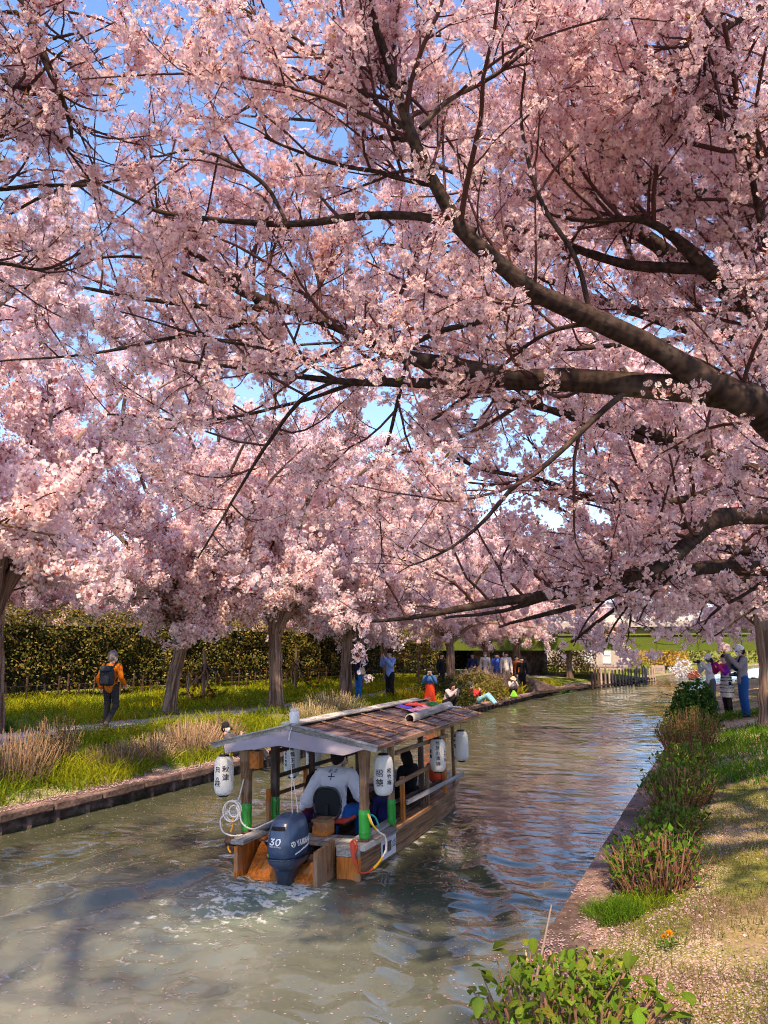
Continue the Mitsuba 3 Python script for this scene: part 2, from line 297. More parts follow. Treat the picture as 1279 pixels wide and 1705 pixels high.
scene['pond'] = {'type': 'principled', 'base_color': proc(water_fn), 'roughness': proc(lambda p, n, uv: .06 + .5 * foam(p)[0]), 'eta': 1.333}
scene['water'] = mikit.ply((np.vstack(V), np.vstack(Fs)), 'pond', smooth=True)
labels['water'] = {'kind': 'structure', 'label': 'murky green canal water with the wake of the boat'}
# ------------------------------------------------------------------ cherry trees
def spawn(P, R, per_m, lmin, lmax, a0, a1, bend, rng, K=6, tmin=.12, flat=.75, rk=.011, short=.45, droop=0.0, up=.25):
    """Child branches of the polylines P (N, K0, 3): per_m of them a metre, a0 to a1 radians off their parent."""
    N, K0 = P.shape[:2]; L = np.linalg.norm(np.diff(P, axis=1), axis=-1).sum(1)
    who = np.repeat(np.arange(N), rng.poisson(L * per_m * (1 - tmin))); n = len(who)
    t = tmin + (1 - tmin) * rng.random(n) ** .9; u = t * (K0 - 1 - 1e-6); i = u.astype(int); w = (u - i)[:, None]
    pos = P[who, i] * (1 - w) + P[who, i + 1] * w; tan = unit(P[who, i + 1] - P[who, i]); r0 = R[who, i] * (1 - w[:, 0]) + R[who, i + 1] * w[:, 0]
    q = rng.normal(size=(n, 3)); q[:, 2] = q[:, 2] * flat + up; q = unit(q - tan * (q * tan).sum(1, keepdims=True))
    a = rng.uniform(a0, a1, n)[:, None]; d = unit(np.cos(a) * tan + np.sin(a) * q)
    ln = rng.uniform(lmin, lmax, n) * (1 - short * t); pts = [pos]
    wob = rng.normal(0, .22, (n, 3)); step = (ln / (K - 1))[:, None]
    for k in range(K - 1):
        d = unit(d + wob * .5 + rng.normal(0, .13, (n, 3)) + np.array([0, 0, bend / (K - 1)]) - np.array([0, 0, droop * k / K])); pts.append(pts[-1] + d * step)
    r = np.minimum(r0 * .7, rk * ln + .0015)
    return np.stack(pts, 1), r[:, None] * np.linspace(1, .3, K)[None]
def along(P, per_m, rng, tmin=.1):
    N, K0 = P.shape[:2]; L = np.linalg.norm(np.diff(P, axis=1), axis=-1).sum(1); who = np.repeat(np.arange(N), rng.poisson(L * per_m)); n = len(who)
    u = (tmin + (1 - tmin) * rng.random(n)) * (K0 - 1 - 1e-6); i = u.astype(int); w = (u - i)[:, None]
    return P[who, i] * (1 - w) + P[who, i + 1] * w
PET_TIP, PET_BASE, CALYX = np.array([.955, .838, .838]), np.array([.87, .55, .57]), np.array([.34, .05, .07])
def basis(n, rng):
    a = rng.normal(size=n.shape); a = unit(a - n * (a * n).sum(1, keepdims=True)); return a, np.cross(n, a)
def flowers(C, rng, lod, size=.0185, nf=4.5, spread=.05, tint=1.0):
    """Blossom clusters at C: lists of (mesh, colours)."""
    cl = np.repeat(np.arange(len(C)), rng.poisson(nf, len(C))); n = len(cl)
    o = unit(rng.normal(size=(n, 3))); p = C[cl] + o * spread * rng.random((n, 1)) ** .5
    nn = unit(o + .55 * rng.normal(size=(n, 3)) + [0, 0, -.15]); a, b = basis(nn, rng); s = size * rng.uniform(.8, 1.2, (n, 1))
    tone = np.exp(rng.normal(0, .05, (len(C), 1)))[cl] * np.exp(rng.normal(0, .04, (n, 1))); warm = (rng.random(len(C)) < .25)[cl, None]
    tip = np.where(warm, PET_TIP * [1.0, .94, .94], PET_TIP) * tone * tint; base = PET_BASE * tone * np.array(tint) ** 2
    out = []
    if lod == 0:
        V, Cc = [], []
        for k in range(5):
            f = 2 * np.pi * k / 5 + rng.normal(0, .08, (n, 1)); d, e = np.cos(f) * a + np.sin(f) * b, -np.sin(f) * a + np.cos(f) * b; cup = rng.uniform(.1, .45, (n, 1))
            V += [p + .06 * s * d, p + s * (.92 * d + .52 * e + cup * rng.uniform(.4, 1, (n, 1)) * nn), p + s * (.92 * d - .52 * e + cup * nn)]
            Cc += [base, tip, tip]
        V, Cc = np.stack(V, 1), np.stack(Cc, 1); k = (15 * np.arange(n))[:, None]
        F = np.vstack([k + 3 * q + [0, 1, 2] for q in range(5)])
        out.append((trimesh.Trimesh(V.reshape(-1, 3), F, process=False), Cc.reshape(-1, 3)))
        # the red calyx behind each flower
        q = p - nn * s * .06; V = np.stack([q + .26 * s * a, q - .26 * s * a, q - nn * s * .7], 1); k = (3 * np.arange(n))[:, None]
        out.append((trimesh.Trimesh(V.reshape(-1, 3), k + [0, 1, 2], process=False), np.repeat(vary(CALYX, n, rng, .3), 3, 0)))
    elif lod == 1:
        V, Cc = [p - .12 * s * nn], [base]
        for k in range(5):
            f = 2 * np.pi * k / 5; rr = s * rng.uniform(.85, 1.1, (n, 1)); V.append(p + rr * (np.cos(f) * a + np.sin(f) * b) + .28 * s * nn); Cc.append(tip)
        V, Cc = np.stack(V, 1), np.stack(Cc, 1); k = (6 * np.arange(n))[:, None]
        F = np.vstack([k + [0, 1 + q, 1 + (q + 1) % 5] for q in range(5)])
        out.append((trimesh.Trimesh(V.reshape(-1, 3), F, process=False), Cc.reshape(-1, 3)))
    else:
        c = tip * .86 + base * .14
        c = np.where(rng.random((n, 1)) < .07, vary((.5, .2, .17), n, rng, .2), c)
        out.append(quads(p, a * s * 1.15, b * s * 1.0, c))
    # red stalks and bronze young leaves
    m = int(len(C) * (3.2 if lod == 0 else 2.0 if lod == 1 else .9)); w = rng.integers(0, len(C), m); d = unit(rng.normal(size=(m, 3)) - [0, 0, .3]); aa, bb = basis(d, rng)
    out.append(quads(C[w] + d * .02, d * (.022 if lod < 2 else .03), bb * (.0016 if lod == 0 else .003 if lod == 1 else .008), vary((.30, .045, .05), m, rng, .3)))
    m = int(len(C) * (.75 if lod < 2 else .4)); w = rng.integers(0, len(C), m); d = unit(rng.normal(size=(m, 3)) + [0, 0, .2]); aa, bb = basis(d, rng); z = rng.uniform(.5, 1.3, (m, 1)) * (1.0 if lod < 2 else 1.6)
    out.append(quads(C[w] + d * .035 * z, d * .02 * z, bb * .006 * z, np.where(rng.random((m, 1)) < .35, vary((.20, .17, .035), m, rng, .25), vary((.30, .105, .035), m, rng, .3))))
    return out
def clear(P, gaps):
    """False where a point lies in one of the open places (x, y, z, radius) between the branches."""
    keep = np.ones(len(P), bool)
    for g in gaps:
        d = np.linalg.norm(P - np.array(g[:3]), axis=1) / g[3] + .5 * (meshkit.noise(P * 5.0) - .5); keep &= d > 1
    return keep
def grow_tree(key, limbs, seed, lod, l1=(3.0, .7, 1.7), l2=(5.0, .3, .8), l3=(6.0, .12, .3), per_m=11, nf=4.5, size=.0185, spread=.05, gaps=(), tint=1.0, bend=.5, droop=0.0, bark='bark', low=None, twig_s=3, up=.2):
    """A tree's limbs (each a list of (x, y, z, radius); the first is the trunk), its twigs and its blossoms."""
    rng = np.random.default_rng(seed); P0, R0 = [], []
    for i, l in enumerate(limbs):
        a = catmull(np.array(l, float), 26); a[1:-1, :3] += np.cumsum(rng.normal(0, .005, (24, 3)), 0) * min(1, .3 + 6 * a[:, 3].mean())
        V, F, uv = tubes(a[None, :, :3], np.maximum(a[None, :, 3], .002) * (1 + .05 * rng.normal(size=(1, 26))), 14 if a[0, 3] > .05 else 8)
        uv = uv + [0, i * 7.3]
        uvm(key + ('__trunk' if i == 0 else '__limb'), (V, F), uv, bark, True); P0.append(a[:, :3]); R0.append(a[:, 3])
    P0, R0 = np.stack(P0), np.stack(R0)
    if len(P0) > 1: P0, R0 = P0[1:], R0[1:]
    P1, R1 = spawn(P0, R0, *l1, .6, 1.25, bend, rng, K=8, rk=.012, droop=droop, up=up)
    P2, R2 = spawn(P1, R1, *l2, .5, 1.2, bend * .6, rng, K=6, rk=.010, droop=droop, up=up * .5)
    P3, R3 = spawn(P2, R2, *l3, .5, 1.2, .2, rng, K=3, rk=.009) if l3 else (P2[:0, :3], R2[:0, :3])
    lowf = (lambda P: np.ones(len(P), bool)) if low is None else low if callable(low) else (lambda P: P[:, 2] > low)
    def ok(P): return clear(P[:, -1], gaps) & lowf(P[:, -1])
    k1 = lowf(P1[:, -1]); P1, R1 = P1[k1], R1[k1]; k = ok(P2); P2, R2 = P2[k], R2[k]; k = ok(P3); P3, R3 = P3[k], R3[k]
    Vs, Fs, at = [], [], 0
    for P, R, S in ((P1, R1, 5), (P2, R2, twig_s), (P3, R3, 3)):
        if len(P) and S:
            v, f, _ = tubes(P, np.maximum(R, .0011), S); Vs.append(v); Fs.append(f + at); at += len(v)
    k = free(key + '__twigs'); scene[k] = mikit.ply((np.vstack(Vs), np.vstack(Fs)), 'twig', smooth=True); note(k, 'stuff', None)
    C = np.vstack([along(P2, per_m, rng, .15), along(P3, per_m * 1.3, rng)] + [along(P1, per_m * .5, rng, .3)])
    C = C[clear(C, gaps) & lowf(C + [0, 0, .12])]
    C = C + rng.normal(0, .012, C.shape)
    parts = flowers(C, rng, lod, size, nf, spread, tint); foliage(key + '__blossoms', parts, 'petal')
    return len(C), sum(len(m.faces) for m, _ in parts), at
LIMB_A = [[(1.25,6.50,0.60,0.24),(1.22,6.45,1.20,0.215),(1.15,6.40,1.90,0.20),(1.10,6.35,2.60,0.19),(1.15,6.40,3.40,0.17),(1.30,6.50,4.30,0.15)],
 [(1.15,6.40,1.90,0.18),(1.39,6.65,2.74,0.171),(0.79,6.01,3.54,0.146),(0.35,5.41,3.90,0.123),(0.04,5.14,4.05,0.10)],
 [(0.18,5.26,3.98,0.097),(-0.06,5.02,4.11,0.083),(-0.29,4.84,4.26,0.071),(-0.62,4.55,4.40,0.062),(-0.88,4.31,4.49,0.054),(-1.05,4.15,4.64,0.048),(-1.22,3.99,4.80,0.044),(-1.33,3.84,5.03,0.038),(-1.43,3.69,5.29,0.032),(-1.50,3.54,5.61,0.026),(-1.58,3.38,5.97,0.021),(-1.62,3.28,6.43,0.013)],
 [(0.18,5.26,3.99,0.094),(-0.10,5.13,4.05,0.091),(-0.35,5.07,4.08,0.082),(-0.83,4.95,4.16,0.077),(-1.22,4.89,4.20,0.068),(-1.54,4.83,4.31,0.059),(-2.02,4.81,4.47,0.052),(-2.29,4.77,4.63,0.044),(-2.57,4.73,4.79,0.041),(-2.97,4.63,4.96,0.038),(-3.27,4.58,5.12,0.039),(-3.57,4.51,5.40,0.031),(-3.83,4.46,5.61,0.024),(-4.06,4.42,5.85,0.01)],
 [(-1.02,4.92,4.16,0.051),(-1.22,4.89,4.16,0.046),(-1.62,4.82,4.19,0.038),(-2.04,4.74,4.25,0.032),(-2.43,4.67,4.29,0.025),(-3.08,4.57,4.44,0.017),(-3.63,4.42,4.54,0.01)],
 [(-2.87,4.63,4.91,0.032),(-3.06,4.60,4.93,0.029),(-3.45,4.53,4.98,0.023),(-4.06,4.35,5.11,0.018),(-4.64,4.17,5.26,0.01)],
 [(-1.18,4.01,4.80,0.027),(-1.50,3.95,4.93,0.026),(-1.89,3.93,5.00,0.025),(-2.37,3.88,5.04,0.022),(-3.01,3.79,5.19,0.018),(-3.37,3.72,5.32,0.014),(-3.94,3.62,5.68,0.007)],
 [(-1.42,3.70,5.27,0.019),(-1.60,3.72,5.35,0.015),(-1.80,3.73,5.41,0.009)],
 [(-1.40,3.70,5.33,0.016),(-1.28,3.82,5.55,0.015),(-1.01,4.00,5.80,0.012),(-0.78,4.16,6.08,0.008)],
 [(-0.42,5.03,4.09,0.021),(-0.50,5.01,4.03,0.02),(-0.64,4.92,3.88,0.019),(-0.80,4.83,3.70,0.018),(-1.00,4.73,3.50,0.016),(-1.16,4.68,3.39,0.014),(-1.36,4.58,3.14,0.011),(-1.59,4.51,2.97,0.008),(-1.86,4.42,2.86,0.003)],
 [(-0.84,4.33,4.48,0.02),(-0.96,4.34,4.46,0.018),(-1.27,4.38,4.41,0.019),(-1.55,4.37,4.38,0.018),(-1.85,4.41,4.32,0.012),(-2.29,4.41,4.24,0.007)],
 [(-1.93,4.80,4.44,0.014),(-1.99,4.78,4.14,0.014),(-2.08,4.72,3.66,0.01),(-2.13,4.76,3.34,0.007),(-2.14,4.82,3.01,0.005)],
 [(-2.43,4.67,4.29,0.014),(-2.67,4.59,4.15,0.014),(-2.99,4.62,3.82,0.013),(-3.26,4.59,3.39,0.009),(-3.55,4.64,3.06,0.006)],
 [(-1.46,3.62,5.58,0.013),(-1.77,3.67,5.79,0.012),(-2.26,3.65,5.90,0.009),(-2.73,3.68,5.82,0.007),(-3.07,3.62,5.93,0.005)],
 [(-1.44,3.71,5.30,0.014),(-1.70,3.52,5.55,0.013),(-1.99,3.34,5.82,0.01),(-2.29,3.17,6.02,0.007),(-2.50,3.04,6.26,0.004)],
 [(-2.29,4.77,4.63,0.02),(-2.53,4.49,4.39,0.016),(-2.82,4.25,4.44,0.012),(-3.13,3.99,4.48,0.009),(-3.53,3.68,4.60,0.005)],
 [(-3.27,4.58,5.13,0.021),(-3.36,4.33,5.07,0.015),(-3.62,3.98,5.15,0.011),(-3.98,3.72,5.06,0.007),(-4.26,3.53,4.84,0.005)],
 [(-2.97,4.63,4.96,0.023),(-3.30,4.72,4.89,0.02),(-3.93,4.77,4.92,0.017),(-4.83,4.72,4.89,0.013),(-5.88,4.68,4.98,0.009),(-6.56,4.60,5.00,0.007)],
 [(-2.25,4.70,4.27,0.018),(-2.87,4.92,4.26,0.015),(-3.75,4.98,4.24,0.012),(-4.73,4.86,4.38,0.009)],
 [(-3.87,3.66,5.64,0.014),(-4.30,3.60,5.57,0.011),(-4.88,3.50,5.33,0.007)],
 [(-2.37,3.88,5.04,0.014),(-2.58,3.83,5.40,0.013),(-3.04,3.79,5.72,0.01),(-3.40,3.74,5.74,0.007)],
 [(-0.58,4.63,4.39,0.019),(-0.95,4.64,4.36,0.014),(-1.40,4.81,4.16,0.012),(-1.82,4.99,4.01,0.009)],
 [(-1.33,3.84,5.03,0.016),(-1.68,3.82,5.19,0.014),(-2.05,3.75,5.33,0.011),(-2.42,3.65,5.54,0.008)],
 [(1.15,6.40,3.40,0.136),(1.53,7.60,5.59,0.129),(1.11,7.06,5.70,0.111),(0.55,6.57,5.83,0.095),(0.24,6.31,5.90,0.085),(-0.10,6.04,5.94,0.076),(-0.39,5.78,6.04,0.063),(-0.58,5.55,6.21,0.046),(-0.78,5.44,6.35,0.031),(-1.06,5.26,6.62,0.015)],
 [(-0.27,5.90,6.00,0.04),(-0.46,5.71,6.25,0.035),(-0.64,5.47,6.48,0.027),(-0.89,5.19,6.81,0.017),(-1.10,4.93,7.09,0.009)],
 [(1.10,6.35,2.60,0.12),(1.28,6.87,4.20,0.114),(0.92,6.46,4.36,0.105),(0.52,6.12,4.66,0.09),(0.35,5.89,4.85,0.073),(0.10,5.63,5.06,0.058),(-0.19,5.35,5.31,0.032),(-0.41,5.23,5.38,0.023),(-0.68,5.12,5.37,0.016),(-1.01,5.06,5.49,0.007)],
 [(0.14,5.68,5.03,0.047),(0.01,5.59,5.07,0.043),(-0.25,5.57,5.12,0.04),(-0.54,5.54,5.20,0.037),(-0.79,5.52,5.34,0.03),(-1.09,5.46,5.51,0.025),(-1.56,5.44,5.73,0.018),(-2.02,5.32,5.88,0.01)],
 [(1.10,6.35,2.60,0.112),(0.94,7.77,5.07,0.107),(0.65,7.50,5.26,0.101),(0.32,7.29,5.56,0.087),(-0.07,7.08,5.79,0.078),(-0.40,6.88,6.09,0.069),(-0.69,6.72,6.22,0.062),(-1.13,6.50,6.38,0.055),(-1.59,6.36,6.60,0.042),(-2.01,6.26,6.77,0.028),(-2.65,6.03,7.06,0.014)],
 [(1.30,6.50,4.30,0.057),(1.20,5.74,5.28,0.055),(0.88,5.37,5.30,0.046),(0.46,5.14,5.53,0.036),(0.20,4.98,5.80,0.03),(-0.07,4.82,5.97,0.02),(-0.31,4.69,6.13,0.008)],
 [(1.30,6.50,4.30,0.021),(0.94,4.93,6.57,0.02),(0.51,4.78,6.37,0.019),(0.19,4.68,6.16,0.016),(0.01,4.64,5.96,0.011),(-0.22,4.59,5.72,0.006)],
 [(1.15,6.40,3.40,0.027),(0.63,6.06,4.64,0.026),(0.45,5.56,5.09,0.023),(0.34,5.16,5.73,0.017),(0.25,4.96,5.97,0.01)],
 [(-0.62,4.55,4.40,0.018),(-0.68,4.46,4.75,0.015),(-0.87,4.41,5.17,0.014),(-0.96,4.37,5.71,0.01),(-0.90,4.32,6.13,0.006)]]
LIMB_B = [[(1.90,10.60,0.60,0.25),(1.88,10.60,1.40,0.22),(1.80,10.55,2.20,0.20),(1.75,10.50,3.00,0.18),(1.80,10.50,4.00,0.15),(1.90,10.60,5.00,0.12)],
 [(1.80,10.55,2.20,0.165),(1.86,10.76,3.78,0.157),(1.44,10.34,3.87,0.142),(0.52,9.49,3.87,0.113),(0.03,9.06,3.81,0.099),(-0.22,8.88,3.61,0.087),(-0.59,8.67,3.28,0.075),(-1.12,8.36,3.12,0.069),(-1.63,8.05,2.98,0.058),(-2.29,7.67,2.86,0.041),(-2.86,7.44,2.75,0.026),(-3.49,7.18,2.67,0.013)],
 [(-0.10,8.96,3.73,0.038),(-0.34,8.92,3.72,0.036),(-0.76,8.75,3.63,0.033),(-1.25,8.55,3.53,0.028),(-1.67,8.37,3.48,0.017)],
 [(-1.40,8.19,3.03,0.032),(-1.79,8.21,2.90,0.027),(-2.26,8.25,2.79,0.022),(-2.88,8.21,2.73,0.014)],
 [(1.80,10.55,2.20,0.145),(1.91,11.31,3.36,0.138),(1.47,10.89,3.38,0.123),(0.50,10.03,3.31,0.094),(-0.07,9.66,3.32,0.082),(-0.46,9.40,3.23,0.069),(-0.78,9.28,3.14,0.052),(-1.29,9.09,2.94,0.038),(-1.94,8.84,2.75,0.026),(-2.38,8.67,2.64,0.012)],
 [(-0.65,9.33,3.16,0.038),(-0.92,9.35,3.02,0.029),(-1.34,9.33,2.75,0.021),(-1.70,9.34,2.47,0.012)],
 [(1.80,10.55,2.20,0.093),(1.61,12.06,3.36,0.089),(0.57,11.11,3.61,0.072),(0.01,10.85,3.69,0.066),(-0.48,10.60,3.86,0.046),(-1.10,10.27,4.17,0.023)],
 [(1.75,10.50,3.00,0.134),(1.91,10.81,4.19,0.128),(1.47,10.28,4.23,0.112),(0.26,9.48,4.43,0.078),(-0.52,8.86,4.71,0.062),(-1.11,8.46,4.88,0.05),(-1.69,8.08,4.98,0.039),(-2.13,7.75,5.08,0.027),(-2.72,7.47,5.21,0.014)],
 [(-0.23,9.13,4.61,0.057),(-0.65,8.82,4.68,0.048),(-1.04,8.40,4.78,0.041),(-1.49,8.07,4.89,0.033),(-1.87,7.75,5.11,0.022),(-2.17,7.45,5.39,0.011)],
 [(0.25,9.51,4.29,0.052),(-0.45,9.14,4.04,0.043),(-1.18,8.70,4.05,0.034),(-1.76,8.30,4.23,0.028),(-2.36,8.01,4.36,0.022),(-2.83,7.76,4.62,0.014)],
 [(1.75,10.50,3.00,0.129),(1.97,10.85,4.71,0.123),(1.43,10.32,5.09,0.103),(0.67,9.64,5.72,0.077),(0.06,9.19,6.09,0.058),(-0.56,8.78,6.19,0.04),(-1.30,8.43,6.32,0.023),(-1.98,8.09,6.53,0.012)],
 [(1.80,10.50,4.00,0.119),(2.04,11.01,5.20,0.113),(1.66,10.59,5.90,0.10),(1.12,10.03,7.02,0.08),(0.57,9.52,7.83,0.061),(0.02,9.05,8.41,0.039),(-0.67,8.67,8.83,0.021)],
 [(1.80,10.50,4.00,0.101),(2.11,11.16,5.71,0.096),(1.80,10.74,7.15,0.084),(1.32,10.16,8.51,0.064),(0.84,9.65,9.48,0.044),(0.34,9.19,10.14,0.025)],
 [(1.80,10.50,4.00,0.061),(1.81,10.72,7.30,0.058),(0.31,9.62,7.88,0.05),(-0.98,8.66,8.18,0.039),(-2.23,7.86,8.31,0.03),(-3.42,7.11,8.32,0.02),(-4.69,6.34,8.28,0.011)],
 [(1.75,10.50,3.00,0.066),(1.68,10.70,5.94,0.063),(0.05,9.52,6.08,0.051),(-1.06,8.64,6.37,0.041),(-2.07,7.91,6.68,0.029),(-3.20,7.28,6.83,0.02),(-4.48,6.70,6.89,0.011)],
 [(0.05,9.52,6.08,0.036),(-1.34,8.52,5.78,0.029),(-2.54,7.79,5.67,0.023),(-3.72,7.15,5.73,0.017),(-5.07,6.48,5.56,0.008)],
 [(0.84,9.65,9.48,0.038),(-0.50,8.72,9.48,0.03),(-1.65,8.00,9.46,0.024),(-2.85,7.36,9.46,0.015),(-4.04,6.77,9.24,0.009)],
 [(-0.90,9.14,3.00,0.014),(-1.13,9.31,2.74,0.012),(-1.28,9.40,2.50,0.009),(-1.35,9.52,2.33,0.006)],
 [(-1.15,9.03,3.04,0.014),(-1.42,9.18,2.78,0.012),(-1.58,9.26,2.57,0.009),(-1.67,9.36,2.43,0.006)],
 [(-1.02,9.65,2.97,0.015),(-1.05,9.79,2.76,0.012),(-1.11,9.92,2.51,0.009),(-1.16,9.93,2.36,0.006)],
 [(0.47,9.97,2.95,0.018),(0.14,9.98,2.75,0.012),(-0.10,9.91,2.57,0.009),(-0.27,9.91,2.47,0.006)],
 [(-0.28,8.86,3.58,0.024),(-0.46,8.85,3.23,0.016),(-0.72,8.89,2.98,0.014),(-0.90,8.98,2.69,0.006)],
 [(0.63,10.09,3.30,0.03),(0.22,9.96,3.02,0.021),(-0.14,9.84,2.81,0.015),(-0.33,9.92,2.57,0.006)]]
LIMB_C = [[(0.90,-3.60,0.60,0.26),(0.90,-3.50,1.60,0.23),(0.80,-3.30,2.80,0.21),(0.55,-3.00,4.00,0.18),(0.00,-2.30,5.00,0.15)],
 [(0.55,-3.00,4.00,0.05),(-1.20,-2.20,5.60,0.035),(-3.40,-0.60,6.90,0.028),(-3.80,2.40,7.70,0.023),(-3.71,2.52,7.05,0.024),(-3.58,2.64,6.41,0.025),(-3.50,2.73,6.10,0.027),(-3.45,2.80,5.89,0.025),(-3.39,2.86,5.69,0.022),(-3.34,2.91,5.55,0.016),(-3.30,2.97,5.34,0.009)],
 [(-3.49,2.75,6.03,0.013),(-3.57,2.71,6.07,0.012),(-3.76,2.63,6.07,0.009)],
 [(-3.46,2.80,5.88,0.012),(-3.32,2.85,5.93,0.009),(-3.16,2.91,5.96,0.004)],
 [(-3.00,0.40,5.50,0.022),(-3.89,1.48,5.94,0.035),(-4.19,2.57,5.97,0.027),(-3.94,2.71,5.83,0.024),(-3.74,2.81,5.75,0.021),(-3.65,2.86,5.70,0.017),(-3.52,2.92,5.65,0.009)],
 [(-3.00,0.40,5.50,0.022),(-4.18,1.64,5.65,0.026),(-4.76,2.87,5.40,0.02),(-4.33,3.07,5.35,0.016),(-4.12,3.16,5.35,0.015),(-3.87,3.27,5.37,0.013),(-3.60,3.39,5.37,0.01),(-3.40,3.47,5.40,0.005)],
 [(-3.00,0.40,5.50,0.022),(-4.13,1.71,5.41,0.021),(-4.65,3.01,4.92,0.016),(-4.15,3.24,4.86,0.013),(-3.91,3.36,4.82,0.01),(-3.65,3.45,4.94,0.007)],
 [(-3.00,0.40,5.50,0.022),(-4.04,1.57,5.75,0.02),(-4.48,2.73,5.61,0.016),(-4.07,2.94,5.46,0.013),(-3.72,3.06,5.65,0.009),(-3.44,3.26,5.28,0.006)],
 [(-3.40,-0.60,6.90,0.03),(-5.00,-0.50,7.50,0.022),(-6.60,-0.40,7.60,0.008)],
 [(-3.40,-0.60,6.90,0.03),(-4.30,0.70,8.00,0.022),(-5.20,2.00,8.60,0.008)],
 [(-3.40,-0.60,6.90,0.03),(-2.80,0.15,7.90,0.022),(-2.20,0.90,8.40,0.008)],
 [(-3.40,-0.60,6.90,0.03),(-4.00,-1.60,7.50,0.022),(-4.60,-2.60,7.60,0.008)],
 [(-3.40,-0.60,6.90,0.03),(-4.90,0.40,7.70,0.022),(-6.40,1.40,8.00,0.008)],
 [(-3.40,-0.60,6.90,0.03),(-5.50,0.10,7.40,0.022),(-7.60,0.80,7.40,0.008)],
 [(-3.40,-0.60,6.90,0.03),(-2.50,-0.80,7.40,0.022),(-1.60,-1.00,7.40,0.008)],
 [(-3.40,-0.60,6.90,0.03),(-3.40,0.80,8.20,0.022),(-3.40,2.20,9.00,0.008)]]
# open places where the sky shows between the near branches
GAPS = [(-3.39, 3.62, 5.8, .5), (-3.52, 3.26, 6.25, .45), (-2.86, 4.27, 5.36, .42), (-3.05, 4.64, 5.3, .35), (-2.2, 3.61, 6.3, .3), (-4.4, 4.7, 6.8, .6), (-3.9, 5.9, 6.6, .5)]
tA = thing('cherry_tree', 'old cherry tree on the near bank with heavy dark limbs sweeping over the canal', 'tree')
grow_tree(tA, LIMB_A, 11, 0, l1=(4.3, .7, 2.1), l2=(6.6, .3, .85), l3=(5.0, .1, .34), per_m=13, nf=4.6, spread=.06, up=.75, gaps=GAPS)
tB = thing('cherry_tree', 'cherry tree on the near bank with long low limbs over the water', 'tree')
grow_tree(tB, LIMB_B, 12, 1, l1=(4.0, .8, 2.2), l2=(5.5, .35, .95), l3=(4.5, .12, .35), per_m=12, nf=4.6, size=.023, up=.45, gaps=GAPS, droop=.12, low=lambda P: (P[:, 2] > 2.85) | (np.linalg.norm(P - [-2.56, 7.21, 2.4], axis=1) < .42) | ((P[:, 2] > 2.3) & (np.linalg.norm(P - [-1.29, 9.39, 2.52], axis=1) < .8)) | ((P[:, 2] > 2.36) & (np.linalg.norm(P - [-0.13, 9.91, 2.50], axis=1) < .55)))
tC = thing('cherry_tree', 'cherry bough hanging in from above at the top left corner', 'tree')
grow_tree(tC, LIMB_C, 13, 0, l1=(3.8, .5, 1.3), l2=(6, .25, .7), l3=(6, .1, .28), per_m=11, nf=4.2, gaps=GAPS, up=.6)

def crown_limbs(seed, h=2.0, rt=.19, lean=(.3, 0), n=8, top=9.3, spread=4.4, low=((1, -.2, 3.4),)):
    """Trunk and limbs of a spreading cherry tree at the origin."""
    r = np.random.default_rng(seed); L = np.array(lean); q = np.array([*L, h])
    out = [[(0, 0, -.25, rt * 1.45), (.02, 0, .05, rt * 1.22), (*(L * .3), h * .4, rt), (*(L * .7), h * .75, rt * .95), (*L, h, rt * .98), (*(L * 1.15 + r.normal(0, .08, 2)), h + .5, rt * .8)]]
    for k in range(n):
        a = 2 * np.pi * (k + r.uniform(-.25, .25)) / n; d = np.array([math.cos(a), math.sin(a)]); R = spread * r.uniform(.55, 1.05); z = top - 1.1 - (R / spread) ** 2 * r.uniform(1.2, 3.0)
        s = rt * r.uniform(.5, .72); k0 = r.uniform(.75, 1.1); w = r.normal(0, .25, (2, 2))
        out.append([(*(L * k0 * .95), h * k0, s), (*(L + d * R * .15), h + .25 * (z - h), s * .85), (*(L + d * R * .42 + w[0]), h + .58 * (z - h), s * .6), (*(L + d * R * .75 + w[1]), h + .85 * (z - h), s * .36), (*(L + d * R * 1.05), z + .2, s * .12)])
    for dx, dy, z in low:
        s = rt * .5
        out.append([(*L, h * .95, s), (*(L + np.array([dx, dy]) * 1.1), (h + z) / 2 + .5, s * .8), (*(L + np.array([dx, dy]) * 2.6), z + .25, s * .5), (*(L + np.array([dx, dy]) * 4.3 + r.normal(0, .2, 2)), z, s * .13)])
    return out
def moved(ls, x, y, z=0): return [[(a + x, b + y, c + z, r) for a, b, c, r in l] for l in ls]
FAR = dict(l1=(2.9, .9, 2.5), l2=(4.6, .4, 1.1), l3=None, per_m=20, nf=8, size=.037, spread=.17, bend=.35, droop=.1, bark='oldbark', twig_s=3)
def left_tree(label, x, y, seed, lod=2, group=None, kw={}, **o):
    k = thing('cherry_tree', label, 'tree', group)
    grow_tree(k, moved(crown_limbs(seed, **o), x, y, float(ground_z(np.array(x), np.array(y)))), seed + 50, lod, **{**FAR, **kw}); return k
HOME = {}
t1 = left_tree('forked cherry trunk beside the path just right of the hiker', -14.3, 17.7, 22, h=1.9, rt=.18, lean=(.25, .1), n=10, spread=4.7, top=9.6, low=((1, 0, 3.3), (.3, -1, 3.0), (.8, .7, 3.4), (-.3, -1, 3.6), (.7, -.7, 3.9)), kw=dict(low=2.5))
t3 = left_tree('straight cherry trunk with the woman in jeans standing beside it', -12.7, 25.4, 24, h=2.3, rt=.21, lean=(.0, .1), n=10, spread=4.7, top=9.6, low=((1, .1, 3.1), (.7, -.8, 2.9), (.6, .8, 3.2), (-.8, -.5, 3.5), (-.5, .8, 3.6)), kw=dict(low=2.3))
for k, x, y in ((t1, -14.3, 17.7), (t3, -12.7, 25.4)): HOME[k] = (x, y, float(ground_z(np.array(x), np.array(y))))
